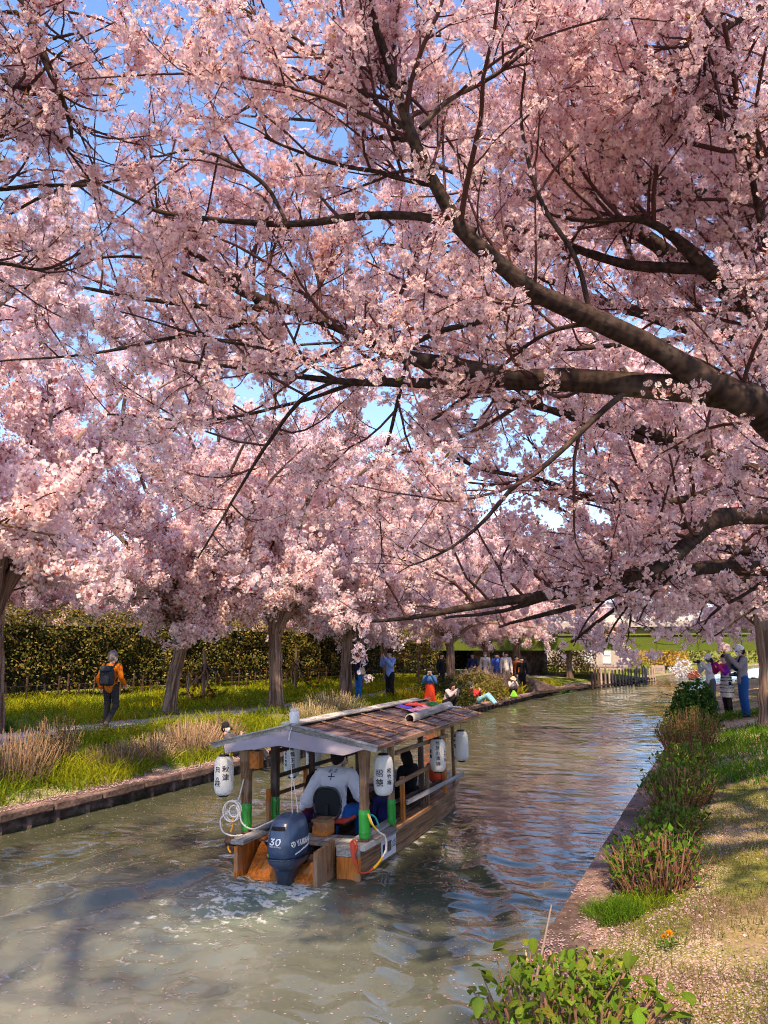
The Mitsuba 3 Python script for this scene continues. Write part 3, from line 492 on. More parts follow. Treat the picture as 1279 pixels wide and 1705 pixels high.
def copy_tree(src, label, x, y, rz, s=1.0, group=None):
    k = thing('cherry_tree', label, 'tree', group)
    m = T().translate([x, y, float(ground_z(np.array(x), np.array(y)))]).rotate([0, 0, 1], rz).scale(list(s) if isinstance(s, tuple) else s).translate([-a for a in HOME[src]])
    for e in [e for e in scene if e.startswith(src + '__')]:
        ne = free(k + e[len(src):]); scene[ne] = {**scene[e], 'to_world': m}
        if e in labels: labels[ne] = dict(labels[e])
    return k
copy_tree(t1, 'leaning dark cherry trunk at the left edge behind the green bank', -14.6, 12.3, 262, (1.05, 1.05, 1.24))
copy_tree(t1, 'twisted forked cherry trunk in the middle of the bank beyond the boat roof', -12.2, 19.9, 118, (1.1, 1.1, 1.26))
copy_tree(t3, 'pale cherry trunk behind the woman in the red skirt', -11.6, 34.0, 70, .95)
copy_tree(t1, 'left one of two pale cherry trunks beyond the sitting people', -11.9, 41.5, 160, .95)
copy_tree(t3, 'right one of two pale cherry trunks beyond the sitting people', -11.0, 43.5, 250, 1.0)
copy_tree(t3, 'cherry tree on the far bank close to the green bridge', -9.6, 52, 20, .9)
copy_tree(t3, 'thick dark cherry trunk at the right edge behind the photographers', 0.80, 18.8, 200, 1.15)
copy_tree(t3, 'slim cherry trunk right of the man in the white cap', 1.05, 23.6, 120, .95)
copy_tree(t3, 'cherry trunk behind the two photographers', 1.2, 31, 300, .9)
copy_tree(t3, 'cherry tree standing beyond the green bridge', 4.5, 66, 45, .9)
copy_tree(t3, 'slim cherry trunk half hidden behind the man in the blue shirt', -14.4, 30.0, 330, .95)
copy_tree(t1, 'cherry tree at the back of the far bank beside the hedge', -16.5, 38.0, 215, 1.2)
copy_tree(t3, 'cherry tree on the near bank far behind the right hand trunks', 3.2, 42.0, 140, 1.0)
copy_tree(t3, 'cherry tree on the near bank just in front of the bridge', 2.6, 37.0, 15, 1.0)
for i, (x, y) in enumerate(((-27.5, 16), (-27, 24), (-27.5, 33), (-26, 43), (-24, 53))):
    copy_tree(t1 if i % 2 else t3, 'cherry tree standing behind the dark hedge on the far side', x, y, 50 + 77 * i, 1.05, 'cherry trees behind the hedge')
copy_tree(t1, 'cherry tree whose boughs fill the left edge above the dry shrubs', -13.4, 6.6, 20, 1.05)
copy_tree(t3, 'cherry tree behind the viewer whose crown shades the near bank', 2.7, -4.2, 60, 1.0)
# brush characters for the lanterns: outlines on a 100 x 100 field, rings as xxyy pairs, holes after a slash
GLYPH = {"の":"152111301040135318622367357546786377786985598850873180197011491147124715591767217428783878497458686460685668534848334222351530132115/4368336326572250204420352327272430243428393845644568",
"乃":"08111724213324462662267411741182738365518751862883115211511251147214741776277742524260743674354827222011",
"伏":"341144235034555331533162556255886589656292629153665271377627901175116919613657264811 8264698169837587788588708868 185110430549055311582274278935883684286728111911",
"光":"83268727932492118311 1111252230333245084507530955445544894690549054559254914566456611561155454145413837242911 69586462758578868583858174607258 26581581168321852583356535603158",
"勲":"48250724083225322633263510351042264326441145116826690869077626762678107909854888528236803577537654736273638972907273907288328525802288117711711871207622672365296631763179348063716370506637612854216121651155115320/516451453544354251425135353535335233553761526264/356951685169/3553355143514253/4361356235604259/1960265926612062/2652205319512651 34193520422044113511 13111822232227202311",
"十":"4445084507544455448946905589555592549145554554114411",
"宗":"4436093708451046894691459037553754114411 653073338421911179116527 10804580428849915290568089809079905880597971207119591058 24622563736375542454 0915182225333331322620110811",
"徳":"7019781778117011 831173277830813089209311 1844103604432160277134693563285428111911 356357645670337032783379567957906690667991799272907066706664896489376037703072266621592655285511471146295329503152363537/8155745674458145/5846654565565856/4346504550564356 2911372944274011 09630570187926903487328218671163",
"招":"18330731054018441861076206701871199027892771387037622761274736493652425548615371537639763884398589858858865082466746645265557755796180766476616655544645404438463741273727111811 43438743881141114142/5016781679345034",
"月":"081117242138228480848011681170137031293125192011/3153304070407053/3163706270753175 5413541151115113",
"松":"79546881688676878367935287458446 44205441595863596857695461325417761970347836901140114013 09200528144320600761066920702189299030893070417041613061305938484239363330423011211120371220 384938524665528661856076515246454345",
"桂":"9311331133146015602739273935403659376047684769466937883689358927692769159215 0821043011401962086308712072219029892972397239632962365038576058606841684176427759776089698969778876876869686958915792483749394335383338304429442911201119391121",
"梅":"173214231220092005281138176008610770187019902789277035703665427448905688557991799171517148658764874593449336863685249223921584158411751174153915423634373035274227111811/64557449724478447856/63357328702377237736/524565446545565158565356/51364923642354325636/2759364442444459405735612761",
"正":"20582958291647164773117311828982897357735751855185425741561691169211071108152016",
"津":"5416281728255426543033303231333854395443344434515452545829582966546654713571347835795479549063906379857985669366935886588556854463436438873887306430632591259217641763115411/6352765276576358/6367756676716471 1183168818883376337327681280 1011192922382540313531332112 22440656065909631462245527522749",
"清":"2859556054633464347154715573327432825482569063906482888289818874647465718671866465636460915991512951 364984498411751174174617441544113611/4425742475294629/4437743675404541 1083148816882881317831752871247120751180 101123392540313531332111 2146055709631363275427502446",
"玉":"444216431652445244731274128387838774547454528352844483435442541591159211071108154415 7816603460366540723684238421",
"石":"243512240924052805321741245234730973087409829182907345733653855285112511/3518751875423542",
"神":"1937092905382051296407660774237417841786218925893083337833753174387441714275607561896290708970759073902581248027702770116111602751275124422441353630293929112011/7037803780467147/7056805680657065/5137603760475147/6165516551566056/4168376031504139",
"秋":"4311512057316254638970907189705272457651826991679164814273417726901177117119663060175511 081905240527133721522054075407632364227510730780398944834481327732644563475748685668565853455041424243383932373232403211231122361118/335441434654",
"竹":"2561226013440547055115662187239031882771527156875990668862719371926279617911691169625961494441494761356135112611",
"聖":"5583888388455546/6454795478756475 065015511577087808865186537948774854535353474845484086398631553155268126811855185411451144181818171918264426443113311339393939440843/2353385339552456/2364386339672467/2478247539753878",
"舟":"101118242133213907400748224922784078459049905589527878777849924992407839781168116840314028242211/456960556053564968496869/31495349396342693169 38344438602560225618531849233831",
"英":"15133420412807290837173818594459457053705459825982389137922960285927681881138413841163115024441637111511/54387338735155515450/2750263844384451 2871097209801081288130903789388160816290699071818981908090727172706361646072387237632963",
"見":"8311852593229211 141322162821312831312031208679868032793163316411541153314131371732111411/2956705570622963/2947293970407047/2978297170717078",
"酒":"108009831388287929849284937692757274726589658911321132654765487530752570/4115791580234224/42344232793280376639634462575757564854424534/7147804679577157/56675865626562755775/4143474749574157 09112238263931342011 214605561063275427512446",
"金":"243313341342444344532553245715521051055931724890568857865682736994609458895286527657755773535553554386428634753478327829691490149111091109142814281721292132/55345514611460166934/507635626563/361444144434293436213715",
"鵄":"0617232122340834094222422352185212500951075812621874087507844884477528752161346134643068307138734855498060806490738870808680865259515848914893425941583891378911811181167716722673295029495242493954275332523242454245343234322247244821492857257027732475136911652465115911572253114511451525110811/7828802481248229/5859765877625963/5870767077725973"}
from shapely.geometry import Polygon
def glyph(ch):
    """The character as polygons on a 1 x 1 field."""
    out = []
    for pg in GLYPH[ch].split():
        rs = [np.array([(int(r[i:i + 2]), int(r[i + 2:i + 4])) for i in range(0, len(r), 4)]) / 99.0 for r in pg.split('/')]
        p = Polygon(rs[0], rs[1:]).buffer(0)
        out += [q for q in getattr(p, 'geoms', [p]) if q.area > 1e-4]
    return out
def text_poly(chars, size, x, y, step=None):
    """A column of characters, the first at the top; meshes in the xy plane, 2 mm thick."""
    ms = []
    for k, ch in enumerate(chars):
        for p in glyph(ch):
            m = extr(p, 1.0); m.apply_scale([size, size, .0015]); m.apply_translation([x - size / 2, y - size * (.5 + k * (step or 1.02)), 0]); ms.append(m)
    return cat(ms)

# ------------------------------------------------------------------ the sightseeing boat: x to starboard, y to the bow, z up from the waterline
HEEL = math.radians(-1.2)
_c, _s = math.cos(BH), math.sin(BH); _h, _k = math.cos(HEEL), math.sin(HEEL)
MB = np.eye(4); MB[:3, :3] = np.array([[_c, -_s, 0], [_s, _c, 0], [0, 0, 1]]) @ np.array([[_h, 0, _k], [0, 1, 0], [-_k, 0, _h]]); MB[:3, 3] = BO
LOCAL[0] = MB
boat = thing('tour_boat', 'wooden tour boat with a shingled gable roof and orange varnished stern on the canal', 'boat')
hy = np.array([-0.02, .5, 1.2, 2.2, 3.0, 3.7, 4.2, 4.42]); hw = np.array([.765, .785, .795, .795, .775, .735, .665, .61])
def halfw(y): return np.interp(y, hy, hw)
def sheer(y): return .285 + .06 * np.clip((y - 2.8) / 1.6, 0, 1) ** 2
def strake(sg, z0, z1, in0, in1, t=.03, y0=-.02, y1=4.36, n=26):
    """A hull plank between two heights, set in by in0 and in1."""
    ys = np.linspace(y0, y1, n); A = []
    for y in ys:
        w = halfw(y); a, b = (z0(y), z1(y)); rake = .0 if y < 3.9 else (y - 3.9) * .75
        A.append([(sg * (w - in0), y - rake * (a < .1), a), (sg * (w - in1), y, b), (sg * (w - in1 - t), y, b), (sg * (w - in0 - t), y - rake * (a < .1), a)])
    V = np.array(A).reshape(-1, 3); F = []
    for i in range(n - 1):
        for j in range(4): a, b = i * 4 + j, i * 4 + (j + 1) % 4; F += [(a, b, b + 4), (a, b + 4, a + 4)]
    F += [(0, 2, 1), (0, 3, 2)] + [(4 * n - 4, 4 * n - 3, 4 * n - 2), (4 * n - 4, 4 * n - 2, 4 * n - 1)]
    m = trimesh.Trimesh(V, F, process=False); m.fix_normals(); return m
for sg in (1, -1):
    wood(boat + '__plank', strake(sg, lambda y: -.3, lambda y: .075, .10, .035), 1)
    wood(boat + '__plank', strake(sg, lambda y: .078, lambda y: sheer(y) - .005, .030, .012), 1)
    wood(boat + '__gunwale', strake(sg, lambda y: sheer(y), lambda y: sheer(y) + .035, -.03, -.03, .17, .45, 4.4), 1)
    wood(boat + '__gunwale', strake(sg, lambda y: sheer(y) - .01, lambda y: sheer(y) + .042, -.045, -.04, .12, -.02, .93), 0)
    wood(boat + '__gunwale', strake(sg, lambda y: .332, lambda y: .362, .06, .06, .11, .2, 1.18), 0)
# bow
for k in range(4):
    a, b = k / 4, (k + 1) / 4; w0, w1 = .50 + .11 * a, .50 + .11 * b
    P = [(s * w, 3.98 + .40 * t + d, -.28 + .62 * t) for w, t in ((w0, a), (w1, b)) for s in (1, -1) for d in (0, -.03)]
    wood(boat + '__bow_board', trimesh.convex.convex_hull(np.array(P)), 1)
for k in range(3): wood(boat + '__deck_board', cbox(-.6 + .03 * k, .6 - .03 * k, 3.72 + .205 * k, 3.92 + .205 * k, .315 + .006 * k, .34 + .006 * k), 0)
wood(boat + '__bow_post', cbox(.30, .50, 4.2, 4.38, .35, .47, .012), 0)
wood(boat + '__bow_post', cbox(-.50, -.30, 4.2, 4.38, .35, .47, .012), 0)
# stern: varnished transom, two side plates, the motor well, the deck
for x0, x1 in ((-.755, -.545), (.485, .755)):
    wood(boat + '__transom_board', cbox(x0, x1, -.03, .01, -.3, .205), 12)
    wood(boat + '__transom_board', cbox(x0, x1, -.034, .012, .208, .31), 0)
wood(boat + '__transom_board', cbox(-.455, .395, .02, .05, -.3, .19), 12)
for x in (-.545, .395):
    P = [(x + d, y, z) for d in (0, .045) for y, z in ((-.40, -.3), (.05, -.3), (-.40, .325), (.05, .35))]
    wood(boat + '__stern_plate', trimesh.convex.convex_hull(np.array(P)), 12 if x < 0 else 11)
wood(boat + '__plate_cap', cbox(-.60, -.44, -.39, .12, .338, .385, .01), 0)
P = [(x, y, z) for x in (-.45, .39) for y, z in ((-.30, .02), (-.30, -.02), (.02, .19), (.02, .15))]
wood(boat + '__well_board', trimesh.convex.convex_hull(np.array(P)), 2)
P = [(-.455, -.25, .05), (-.455, .03, .05), (-.455, .03, .30), (-.25, .03, .05), (-.44, -.25, .05), (-.44, .03, .31)]
wood(boat + '__well_board', trimesh.convex.convex_hull(np.array(P)), 2)
for k, (y0, y1) in enumerate(((.055, .20), (.207, .35), (.357, .5))): wood(boat + '__deck_board', cbox(-.70, .70, y0, y1, .275, .302), 0)
wood(boat + '__deck_board', cbox(-.72, -.40, .0, .16, .31, .335), 2)
for k in range(9): wood(boat + '__floor_board', cbox(-.66 + .147 * k, -.522 + .147 * k, .52, 3.9, .045, .07), 3)
wood(boat + '__bench', cbox(-.62, -.36, 1.5, 3.5, .30, .33), 3); wood(boat + '__bench', cbox(.36, .62, 1.5, 3.5, .30, .33), 3)
# posts and rails
def post(x, y, z0, z1, w, tone): wood(boat + '__post', cbox(x - w / 2, x + w / 2, y - w / 2, y + w / 2, z0, z1, .008), tone + 10)
for x, y, z0, z1, w, tone in ((.735, .17, .33, 1.31, .085, 1), (.735, 1.02, .3, 1.31, .07, 1), (.765, 1.335, .30, .835, .055, 2), (.735, 2.18, .3, 1.31, .065, 3), (.765, 2.34, .30, .82, .05, 1), (.735, 3.25, .3, 1.31, .06, 2), (.70, 3.88, .33, 1.3, .05, 1),
                              (-.735, .17, .33, 1.31, .095, 1), (-.735, .85, .3, 1.31, .09, 3), (-.765, .74, .30, .72, .05, 2), (-.735, 1.88, .3, 1.31, .07, 3), (-.765, 1.75, .3, .82, .05, 2), (-.735, 2.75, .3, 1.31, .065, 3), (-.735, 3.5, .3, 1.31, .06, 3)): post(x, y, z0, z1, w, tone)
wood(boat + '__post_bracket', blob([(-.735, .15, 1.30), (-.735, .15, .98)], [.085, .06]), 11, 40)
wood(boat + '__post_bracket', blob([(.735, .19, 1.28), (.735, .19, 1.0)], [.075, .055]), 11, 40)
def rail(a, b, w=.03, h=.05, tone=1): wood(boat + '__rail', beam(a, b, w, h, bev=.006), tone)
rail((.785, 1.06, 1.145), (.785, 3.3, 1.125)); rail((.80, 1.0, .79), (.80, 2.42, .815), .032, .055); rail((.815, 1.34, .53), (.815, 4.02, .485), .034, .06, 0)
rail((.70, 1.1, .55), (.70, 3.2, .5), .025, .05, 3)
rail((-.785, .86, .835), (-.785, 3.5, .82), .032, .05, 3); rail((-.775, .8, .63), (-.775, 3.4, .6), .03, .045, 1); rail((-.785, .8, 1.14), (-.785, 3.5, 1.13), .03, .05, 3)
# frame under the roof
RZ, EZ, EX = 1.555, 1.335, .985
def roof_z(x): return RZ - (RZ - EZ) * abs(x) / EX
for sg in (1, -1): wood(boat + '__roof_beam', cbox(sg * .735 - .035, sg * .735 + .035, -.08, 4.3, 1.305, 1.362), 3)
for y in (.17, 1.02, 2.18, 3.25, 4.1): wood(boat + '__roof_beam', cbox(-.70, .70, y - .03, y + .03, 1.29, 1.345), 3)
wood(boat + '__roof_beam', cbox(-.03, .03, -.08, 4.5, 1.46, 1.52), 3)
roof = boat + '__roof'
for sg in (1, -1):
    n = np.array([sg * (RZ - EZ), 0, EX]); n /= np.linalg.norm(n)
    P = [(sg * x, y, roof_z(x) + d) for x in (.004, EX - .01) for y in (-.10, 4.5) for d in (-.035, -.018)]
    wood(roof if sg > 0 else roof + '__underlay', trimesh.convex.convex_hull(np.array(P)), 3)
rng = np.random.default_rng(31)
for sg in (1, -1):
    rows = 7
    for r in range(rows):
        y = -.10
        while y < 4.42:
            ln = rng.uniform(.22, .52); y1 = min(y + ln, 4.52 + rng.uniform(-.04, .04)); x0 = EX * (1 - r / rows) + .02 + rng.normal(0, .008); x1 = max(EX * (1 - (r + 1.35) / rows), .01)
            lift = rng.uniform(.004, .022); P = []
            for yy in (y + .004, y1 - .003):
                for x, d in ((x0 + rng.normal(0, .006), lift), (x1, .004)):
                    for t in (0, .012): P.append((sg * x, yy, roof_z(x) + d + t - .012 + (.006 if t else 0)))
            wood(roof + '__shingle', trimesh.convex.convex_hull(np.array(P)), 4); y = y1
for sg in (1, -1):
    for y in (.42, 1.0, 1.62, 2.25, 2.95, 3.7) if sg > 0 else (.6, 1.5, 2.4, 3.3):
        j = rng.uniform(-.06, .06, 2)
        wood(roof + '__batten', beam((sg * .06, y + j[0], roof_z(.06) + .034), (sg * (EX - .02), y + j[1], roof_z(EX) + .034), .045, .014), 1)
    for k in range(5): wood(roof + '__ridge_board', beam((sg * .065, -.13 + .94 * k, RZ + .012 + .004 * (k % 2)), (sg * .065, .83 + .94 * k, RZ + .012 + .004 * (k % 2)), .15, .018, (sg * -.22, 0, 1)), 0)
    wood(roof + '__eave_board', beam((sg * (EX + .012), -.12, EZ - .002), (sg * (EX + .008), 4.54, EZ - .01), .025, .055), 0 if sg < 0 else 1)
    wood(roof + '__gable_board', beam((0, -.142, RZ - .012), (sg * (EX + .03), -.125, EZ - .012), .028, .062, (0, 0, 1)), 0)
    wood(roof + '__gable_board', beam((0, -.158, RZ + .022), (sg * (EX + .045), -.140, EZ + .022), .07, .018, (0, 0, 1)), 0)
    wood(roof + '__gable_board', beam((0, 4.55, RZ - .012), (sg * (EX + .03), 4.55, EZ - .012), .028, .062, (0, 0, 1)), 1)
V = np.array([(-.82, -.20, 1.345), (0, -.185, 1.515), (.90, -.19, 1.335), (.72, -.36, 1.285), (.30, -.40, 1.335), (.0, -.42, 1.375), (-.34, -.40, 1.335), (-.70, -.36, 1.275)])
m = trimesh.Trimesh(V, [(0, 7, 6), (0, 6, 1), (1, 6, 5), (1, 5, 4), (1, 4, 2), (2, 4, 3)], process=False); m = m.subdivide().subdivide(); m.merge_vertices()
m.vertices[:, 2] += .018 * (meshkit.noise(m.vertices * 7) - .5)
t2 = m.copy(); t2.vertices = t2.vertices - m.vertex_normals * .003; t2.faces = t2.faces[:, ::-1]
m = cat([m, t2]); m = split(m, 60); w = meshkit.noise(m.vertices * [5, 5, 9]) * .6 + .4 * meshkit.noise(m.vertices * 22); col(roof + '__tarp', m, np.array((.20, .165, .17)) + np.outer(w, (.22, .21, .225)), 'paint', True, label='grey plastic sheet over the rear eave')
# green sleeves at the foot of the posts
for x, y, z0, z1, r in ((.735, .17, .365, .66, .062), (.735, 1.02, .335, .62, .048), (-.735, .17, .365, .66, .062), (-.735, .85, .335, .62, .058)):
    col(boat + '__post_sleeve', lathe([(r * .9, z0), (r, z0 + .008), (r, z0 + .05), (r * 1.05, z0 + .055), (r * 1.05, z0 + .07), (r, z0 + .075), (r, z1 - .06), (r * 1.04, z1 - .055), (r * 1.04, z1 - .04), (r, z1 - .035), (r * .97, z1)], 20, (x, y, 0)), (.03, .33, .035), 'gloss', 30, label='bright green plastic sleeve')
# name plate on the hull
pl = boat + '__name_plate'
m = cbox(-.235, .235, -.115, .115, 0, .006, .002)
def on_side(m):
    m = m.copy(); v = m.vertices.copy(); m.vertices = np.stack([halfw(v[:, 0] + .80) - .018 + v[:, 2] + .02 * (v[:, 1] - .12), v[:, 0] + .80, v[:, 1] + .145], 1); return m
col(pl, on_side(m), (.66, .62, .60))
marks = [(-.19, -.085, .0, .10, (.07, .03, .12)), (-.03, .095, -.02, .10, (.10, .075, .07))]
for x0, x1, z0, z1, c in ((-.185, -.13, -.06, .05, (.06, .03, .10)), (-.045, .075, -.055, .055, (.12, .09, .08))): col(pl + '__mark', on_side(box(x0, x1, z0, z1, .006, .0085)), c)
for q, ch in enumerate('310'): m = meshkit.text_mesh(ch, .06 + .012 * q, .0025); m.apply_scale([.55, 1, 1]); m.apply_translation([.105 + .036 * q, -.035, .0065]); col(pl + '__lettering', on_side(m), (.04, .09, .09), smooth=False)
# small orange box on the port post, a hook
b = thing('wooden_box', 'small orange wooden box fixed high on the port stern post under the eave', 'box')
wood(b, cbox(-.665, -.54, .10, .22, 1.05, 1.245), 12); wood(b + '__door', cbox(-.655, -.55, .088, .099, 1.065, 1.23), 2)
# ------------------------------------------------------------------ lanterns
LP = [(.045, 0), (.07, .004), (.092, .02), (.106, .05), (.113, .10), (.115, .16)]
def lantern(label, x, y, z, texts, yaw=0.0, h=.43, r=.109):
    """A paper lantern hanging with its middle at (x, y, z); texts: (characters, size, angle round, height of the first)."""
    k = thing('paper_lantern', label, 'lantern', 'paper lanterns hung round the boat')
    half = [(.05, -h / 2), (.075, -h / 2 + .008), (.097, -h / 2 + .03), (.109, -h / 2 + .065), (.1145, -h / 2 + .12), (.115, -.02)]
    prof0 = half + [(a, -b) for a, b in half[::-1]]; zz = np.linspace(-h / 2, h / 2, 78); rr = np.interp(zz, [b for a, b in prof0], [a for a, b in prof0]) * r / .115
    rr = rr + .0016 * np.abs(np.sin((zz + h / 2) / h * np.pi * 25))
    def rad(z): return np.interp(z, zz, rr)
    def put(m):
        m = m.copy(); c, s = math.cos(yaw), math.sin(yaw); M = np.eye(4); M[:2, :2] = [[c, -s], [s, c]]; M[:3, 3] = (x, y, z); m.apply_transform(M); return m
    col(k + '__shade', put(trimesh.creation.revolve(np.stack([rr, zz], 1), sections=36)), (.88, .855, .81), 'paper', 50)
    for sg in (1, -1): col(k + '__cap', put(lathe([(.0, sg * h / 2 - .002), (.056, sg * h / 2 - .006), (.058, sg * h / 2 + .006), (.05, sg * (h / 2 + .016)), (0, sg * (h / 2 + .016))][::sg], 24)), (.012, .01, .01), 'gloss', 30)
    col(k + '__hook', put(tube([(0, 0, h / 2 + .015), (.012, 0, h / 2 + .04), (0, 0, h / 2 + .065), (0, 0, h / 2 + .10)], .003, 6, 10)), (.03, .03, .03))
    ms = []
    for chars, size, ang, z0 in texts:
        m = text_poly(chars, size, 0, z0); m = m.subdivide_to_size(size * .22) if hasattr(m, 'subdivide_to_size') else m
        v = m.vertices.copy(); a = v[:, 0] / r + ang; R = rad(v[:, 1]) + .0022 + v[:, 2]   # characters read from outside: to the right is counter-clockwise from above
        m.vertices = np.stack([R * np.sin(a), -R * np.cos(a), v[:, 1]], 1); ms.append(m)
    if ms: col(k + '__lettering', put(cat(ms)), (.035, .025, .03), smooth=False)
scene['paper'] = {'type': 'principledthin', 'base_color': VC, 'roughness': 0.6, 'spec_trans': 0.0, 'diff_trans': 0.7, 'eta': 1.4}
V0 = .36   # turn that faces the camera
lantern('white paper lantern hanging outside the port stern corner post of the boat', -.925, -.02, .985, [('月', .085, -.50, .075), ('の', .05, -.50, -.02), ('桂', .085, -.50, -.07), ('秋津', .088, .38, .085)], V0)
lantern('white paper lantern with five characters beside the starboard stern post', .90, .34, 1.0, [('招徳', .10, -.42, .035), ('松竹梅', .062, .62, .06)], V0)
lantern('white paper lantern reading down its middle, halfway along the starboard rail', .90, 2.42, .955, [('伏見の清酒', .066, -.05, .175), ('玉乃光', .055, .95, .06), ('英勲', .062, -1.05, .06)], V0)
lantern('bright white paper lantern hanging furthest forward at the starboard bow', .90, 3.62, .945, [('神聖酒', .07, -1.1, .15)], V0)
lantern('paper lantern seen under the roof between the two port stern posts', -.90, 1.62, .95, [('金鵄正宗', .075, .15, .16), ('伏見の清酒', .045, -.75, .13)], V0)
lantern('plain paper lantern half hidden behind the third port post', -.90, 2.28, .955, [('神聖', .07, -.8, .1)], V0)
lantern('small white lantern hanging under the roof above the boatman shoulder', .28, 2.1, 1.13, [], V0, .27, .085)

# ------------------------------------------------------------------ outboard motor
mo = thing('outboard_motor', 'dark blue outboard motor clamped to the stern of the boat', 'outboard motor')
MX, MY = .04, -.30
def ring(z, wx, wy, cy, p=2.6, n=44, taper=.0):
    a = np.linspace(0, 2 * np.pi, n, endpoint=False); c, s = np.cos(a), np.sin(a)
    x, y = np.sign(c) * np.abs(c) ** (2 / p) * wx, np.sign(s) * np.abs(s) ** (2 / p) * wy
    return np.stack([MX + x * (1 + taper * y / wy), MY + cy + y, np.full(n, z)], 1)
def loft(rings):
    n = len(rings[0]); V = np.vstack(rings + [rings[0].mean(0), rings[-1].mean(0)]); F = []; m = len(rings)
    for i in range(m - 1):
        for j in range(n): a, b = i * n + j, i * n + (j + 1) % n; F += [(a, b, b + n), (a, b + n, a + n)]
    for j in range(n): F += [((j + 1) % n, j, m * n), ((m - 1) * n + j, (m - 1) * n + (j + 1) % n, m * n + 1)]
    return trimesh.Trimesh(V, F, process=False)
cz = [(.262, .186, .235, .0), (.275, .192, .243, .0), (.32, .195, .25, .0), (.40, .193, .25, .005), (.48, .186, .243, .012), (.55, .174, .23, .022), (.60, .158, .21, .032), (.635, .135, .18, .042), (.655, .10, .14, .05), (.664, .05, .07, .055)]
zi = np.linspace(0, len(cz) - 1, 34); cz = np.array([[np.interp(t, range(len(cz)), [c[k] for c in cz]) for k in range(4)] for t in zi])
cz[:, 1] *= .94; cz[:, 2] *= .96
cowl = loft([ring(z, wx, wy, cy, 2.9, 72, .12) for z, wx, wy, cy in cz])
NAVY = (.03, .05, .105)
col(mo + '__cowl', cowl, NAVY, 'gloss', 50)
col(mo + '__seam', loft([ring(.250, .190, .241, 0, 2.9, 48, .12), ring(.253, .196, .247, 0, 2.9, 48, .12), ring(.262, .194, .245, 0, 2.9, 48, .12)]), (.01, .01, .012), 'gloss', 40)
col(mo + '__lower_cowl', loft([ring(.12, .11, .15, .01, 2.6), ring(.15, .13, .175, .01, 2.6), ring(.185, .165, .215, 0, 2.8, taper=.1), ring(.215, .18, .23, 0, 2.9, taper=.12), ring(.25, .186, .237, 0, 2.9, taper=.12)]), (.05, .065, .10), 'gloss', 50)
col(mo + '__leg', loft([ring(-.42, .045, .12, .02, 2.2), ring(-.1, .06, .13, .01, 2.3), ring(.05, .095, .14, .0, 2.4), ring(.13, .115, .15, 0, 2.5)]), (.03, .04, .06), 'gloss', 50)
col(mo + '__anti_vent_plate', cbox(MX - .10, MX + .10, MY - .22, MY + .12, -.20, -.19), (.03, .04, .06), 'gloss')
col(mo + '__clamp_bracket', cat([cbox(MX - .12, MX + .12, -.10, .06, .10, .27, .015), cbox(MX - .09, MX - .05, -.03, .06, -.1, .30), cbox(MX + .05, MX + .09, -.03, .06, -.1, .30)]), (.025, .025, .03))
col(mo + '__steering_arm', cat([tube([(MX + .10, -.12, .20), (MX + .20, -.06, .17), (MX + .235, .0, .15), (MX + .19, .06, .16)], .017, 8, 12), blob([(MX + .235, -.01, .15)], .03), blob([(MX + .16, -.09, .19)], .032)]), (.09, .09, .09), 'gloss', 40)
col(mo + '__tiller', tube([(MX + .05, -.06, .36), (MX + .02, .15, .40), (MX - .05, .45, .46), (MX - .12, .62, .48)], [.025, .02, .018, .022], 10, 16), (.015, .015, .017), 'paint', 50)
from scipy.spatial import cKDTree
cv = cowl.vertices
def on_cowl(m, face, cx, cz_, out=.002):
    """Lettering laid on the cowl: face 'rear' (seen from -y) or 'side' (seen from +x)."""
    m = m.copy(); m = m.subdivide_to_size(.012); v = m.vertices; X, Z = v[:, 0] + cx, v[:, 1] + cz_
    if face == 'rear':
        q = cv[cv[:, 1] < MY]; d, i = cKDTree(q[:, [0, 2]]).query(np.stack([X, Z], 1), 3); y = (q[i, 1] / (d + 1e-4)).sum(1) / (1 / (d + 1e-4)).sum(1); m.vertices = np.stack([X, y - out - v[:, 2], Z], 1)
    else:
        q = cv[cv[:, 0] > MX]; d, i = cKDTree(q[:, [1, 2]]).query(np.stack([X, Z], 1), 3); x = (q[i, 0] / (d + 1e-4)).sum(1) / (1 / (d + 1e-4)).sum(1); m.vertices = np.stack([x + out + v[:, 2], X, Z], 1)
    return m
def letters(t, h, sx=1.0, bold=True, slant=0.0):
    m = meshkit.text_mesh(t, h, .0012, bold); m.apply_scale([sx, 1, 1]); m.vertices[:, 0] += slant * m.vertices[:, 1]; m.apply_translation([-m.bounds[:, 0].mean(), 0, 0]); return m
SIL = (.62, .62, .64)
col(mo + '__lettering', on_cowl(letters('30', .062, 1.25, True, .2), 'rear', MX - .02, .40), (.80, .80, .80), smooth=False)
col(mo + '__lettering', on_cowl(cat([letters('FOUR STROKE', .012, 1.2, True)]), 'rear', MX - .02, .378), (.7, .7, .7), smooth=False)
col(mo + '__lettering', on_cowl(letters('YAMAHA', .055, .84), 'side', MY + .035, .375), SIL, smooth=False)
lg = trimesh.creation.annulus(.021, .027, .0012, sections=32); forks = [box(-.003, .003, .0, .024, 0, .0012)]
for a in (0, 120, 240):
    f = cat([box(-.0022, .0022, -.002, .023, 0, .0012), box(-.006, .006, .012, .015, 0, .0012), box(-.007, -.004, .012, .021, 0, .0012), box(.004, .007, .012, .021, 0, .0012)]); f.apply_transform(trimesh.transformations.rotation_matrix(math.radians(a), [0, 0, 1])); forks.append(f)
col(mo + '__emblem', on_cowl(cat([lg] + forks[1:]), 'side', MY - .145, .40), SIL, smooth=False)
st = Polygon([(-.15, 0), (.12, .055), (.13, .075), (.02, .05), (-.14, .016)]); col(mo + '__stripe', on_cowl(extr(st, .0012), 'side', MY + .02, .295), SIL, smooth=False)
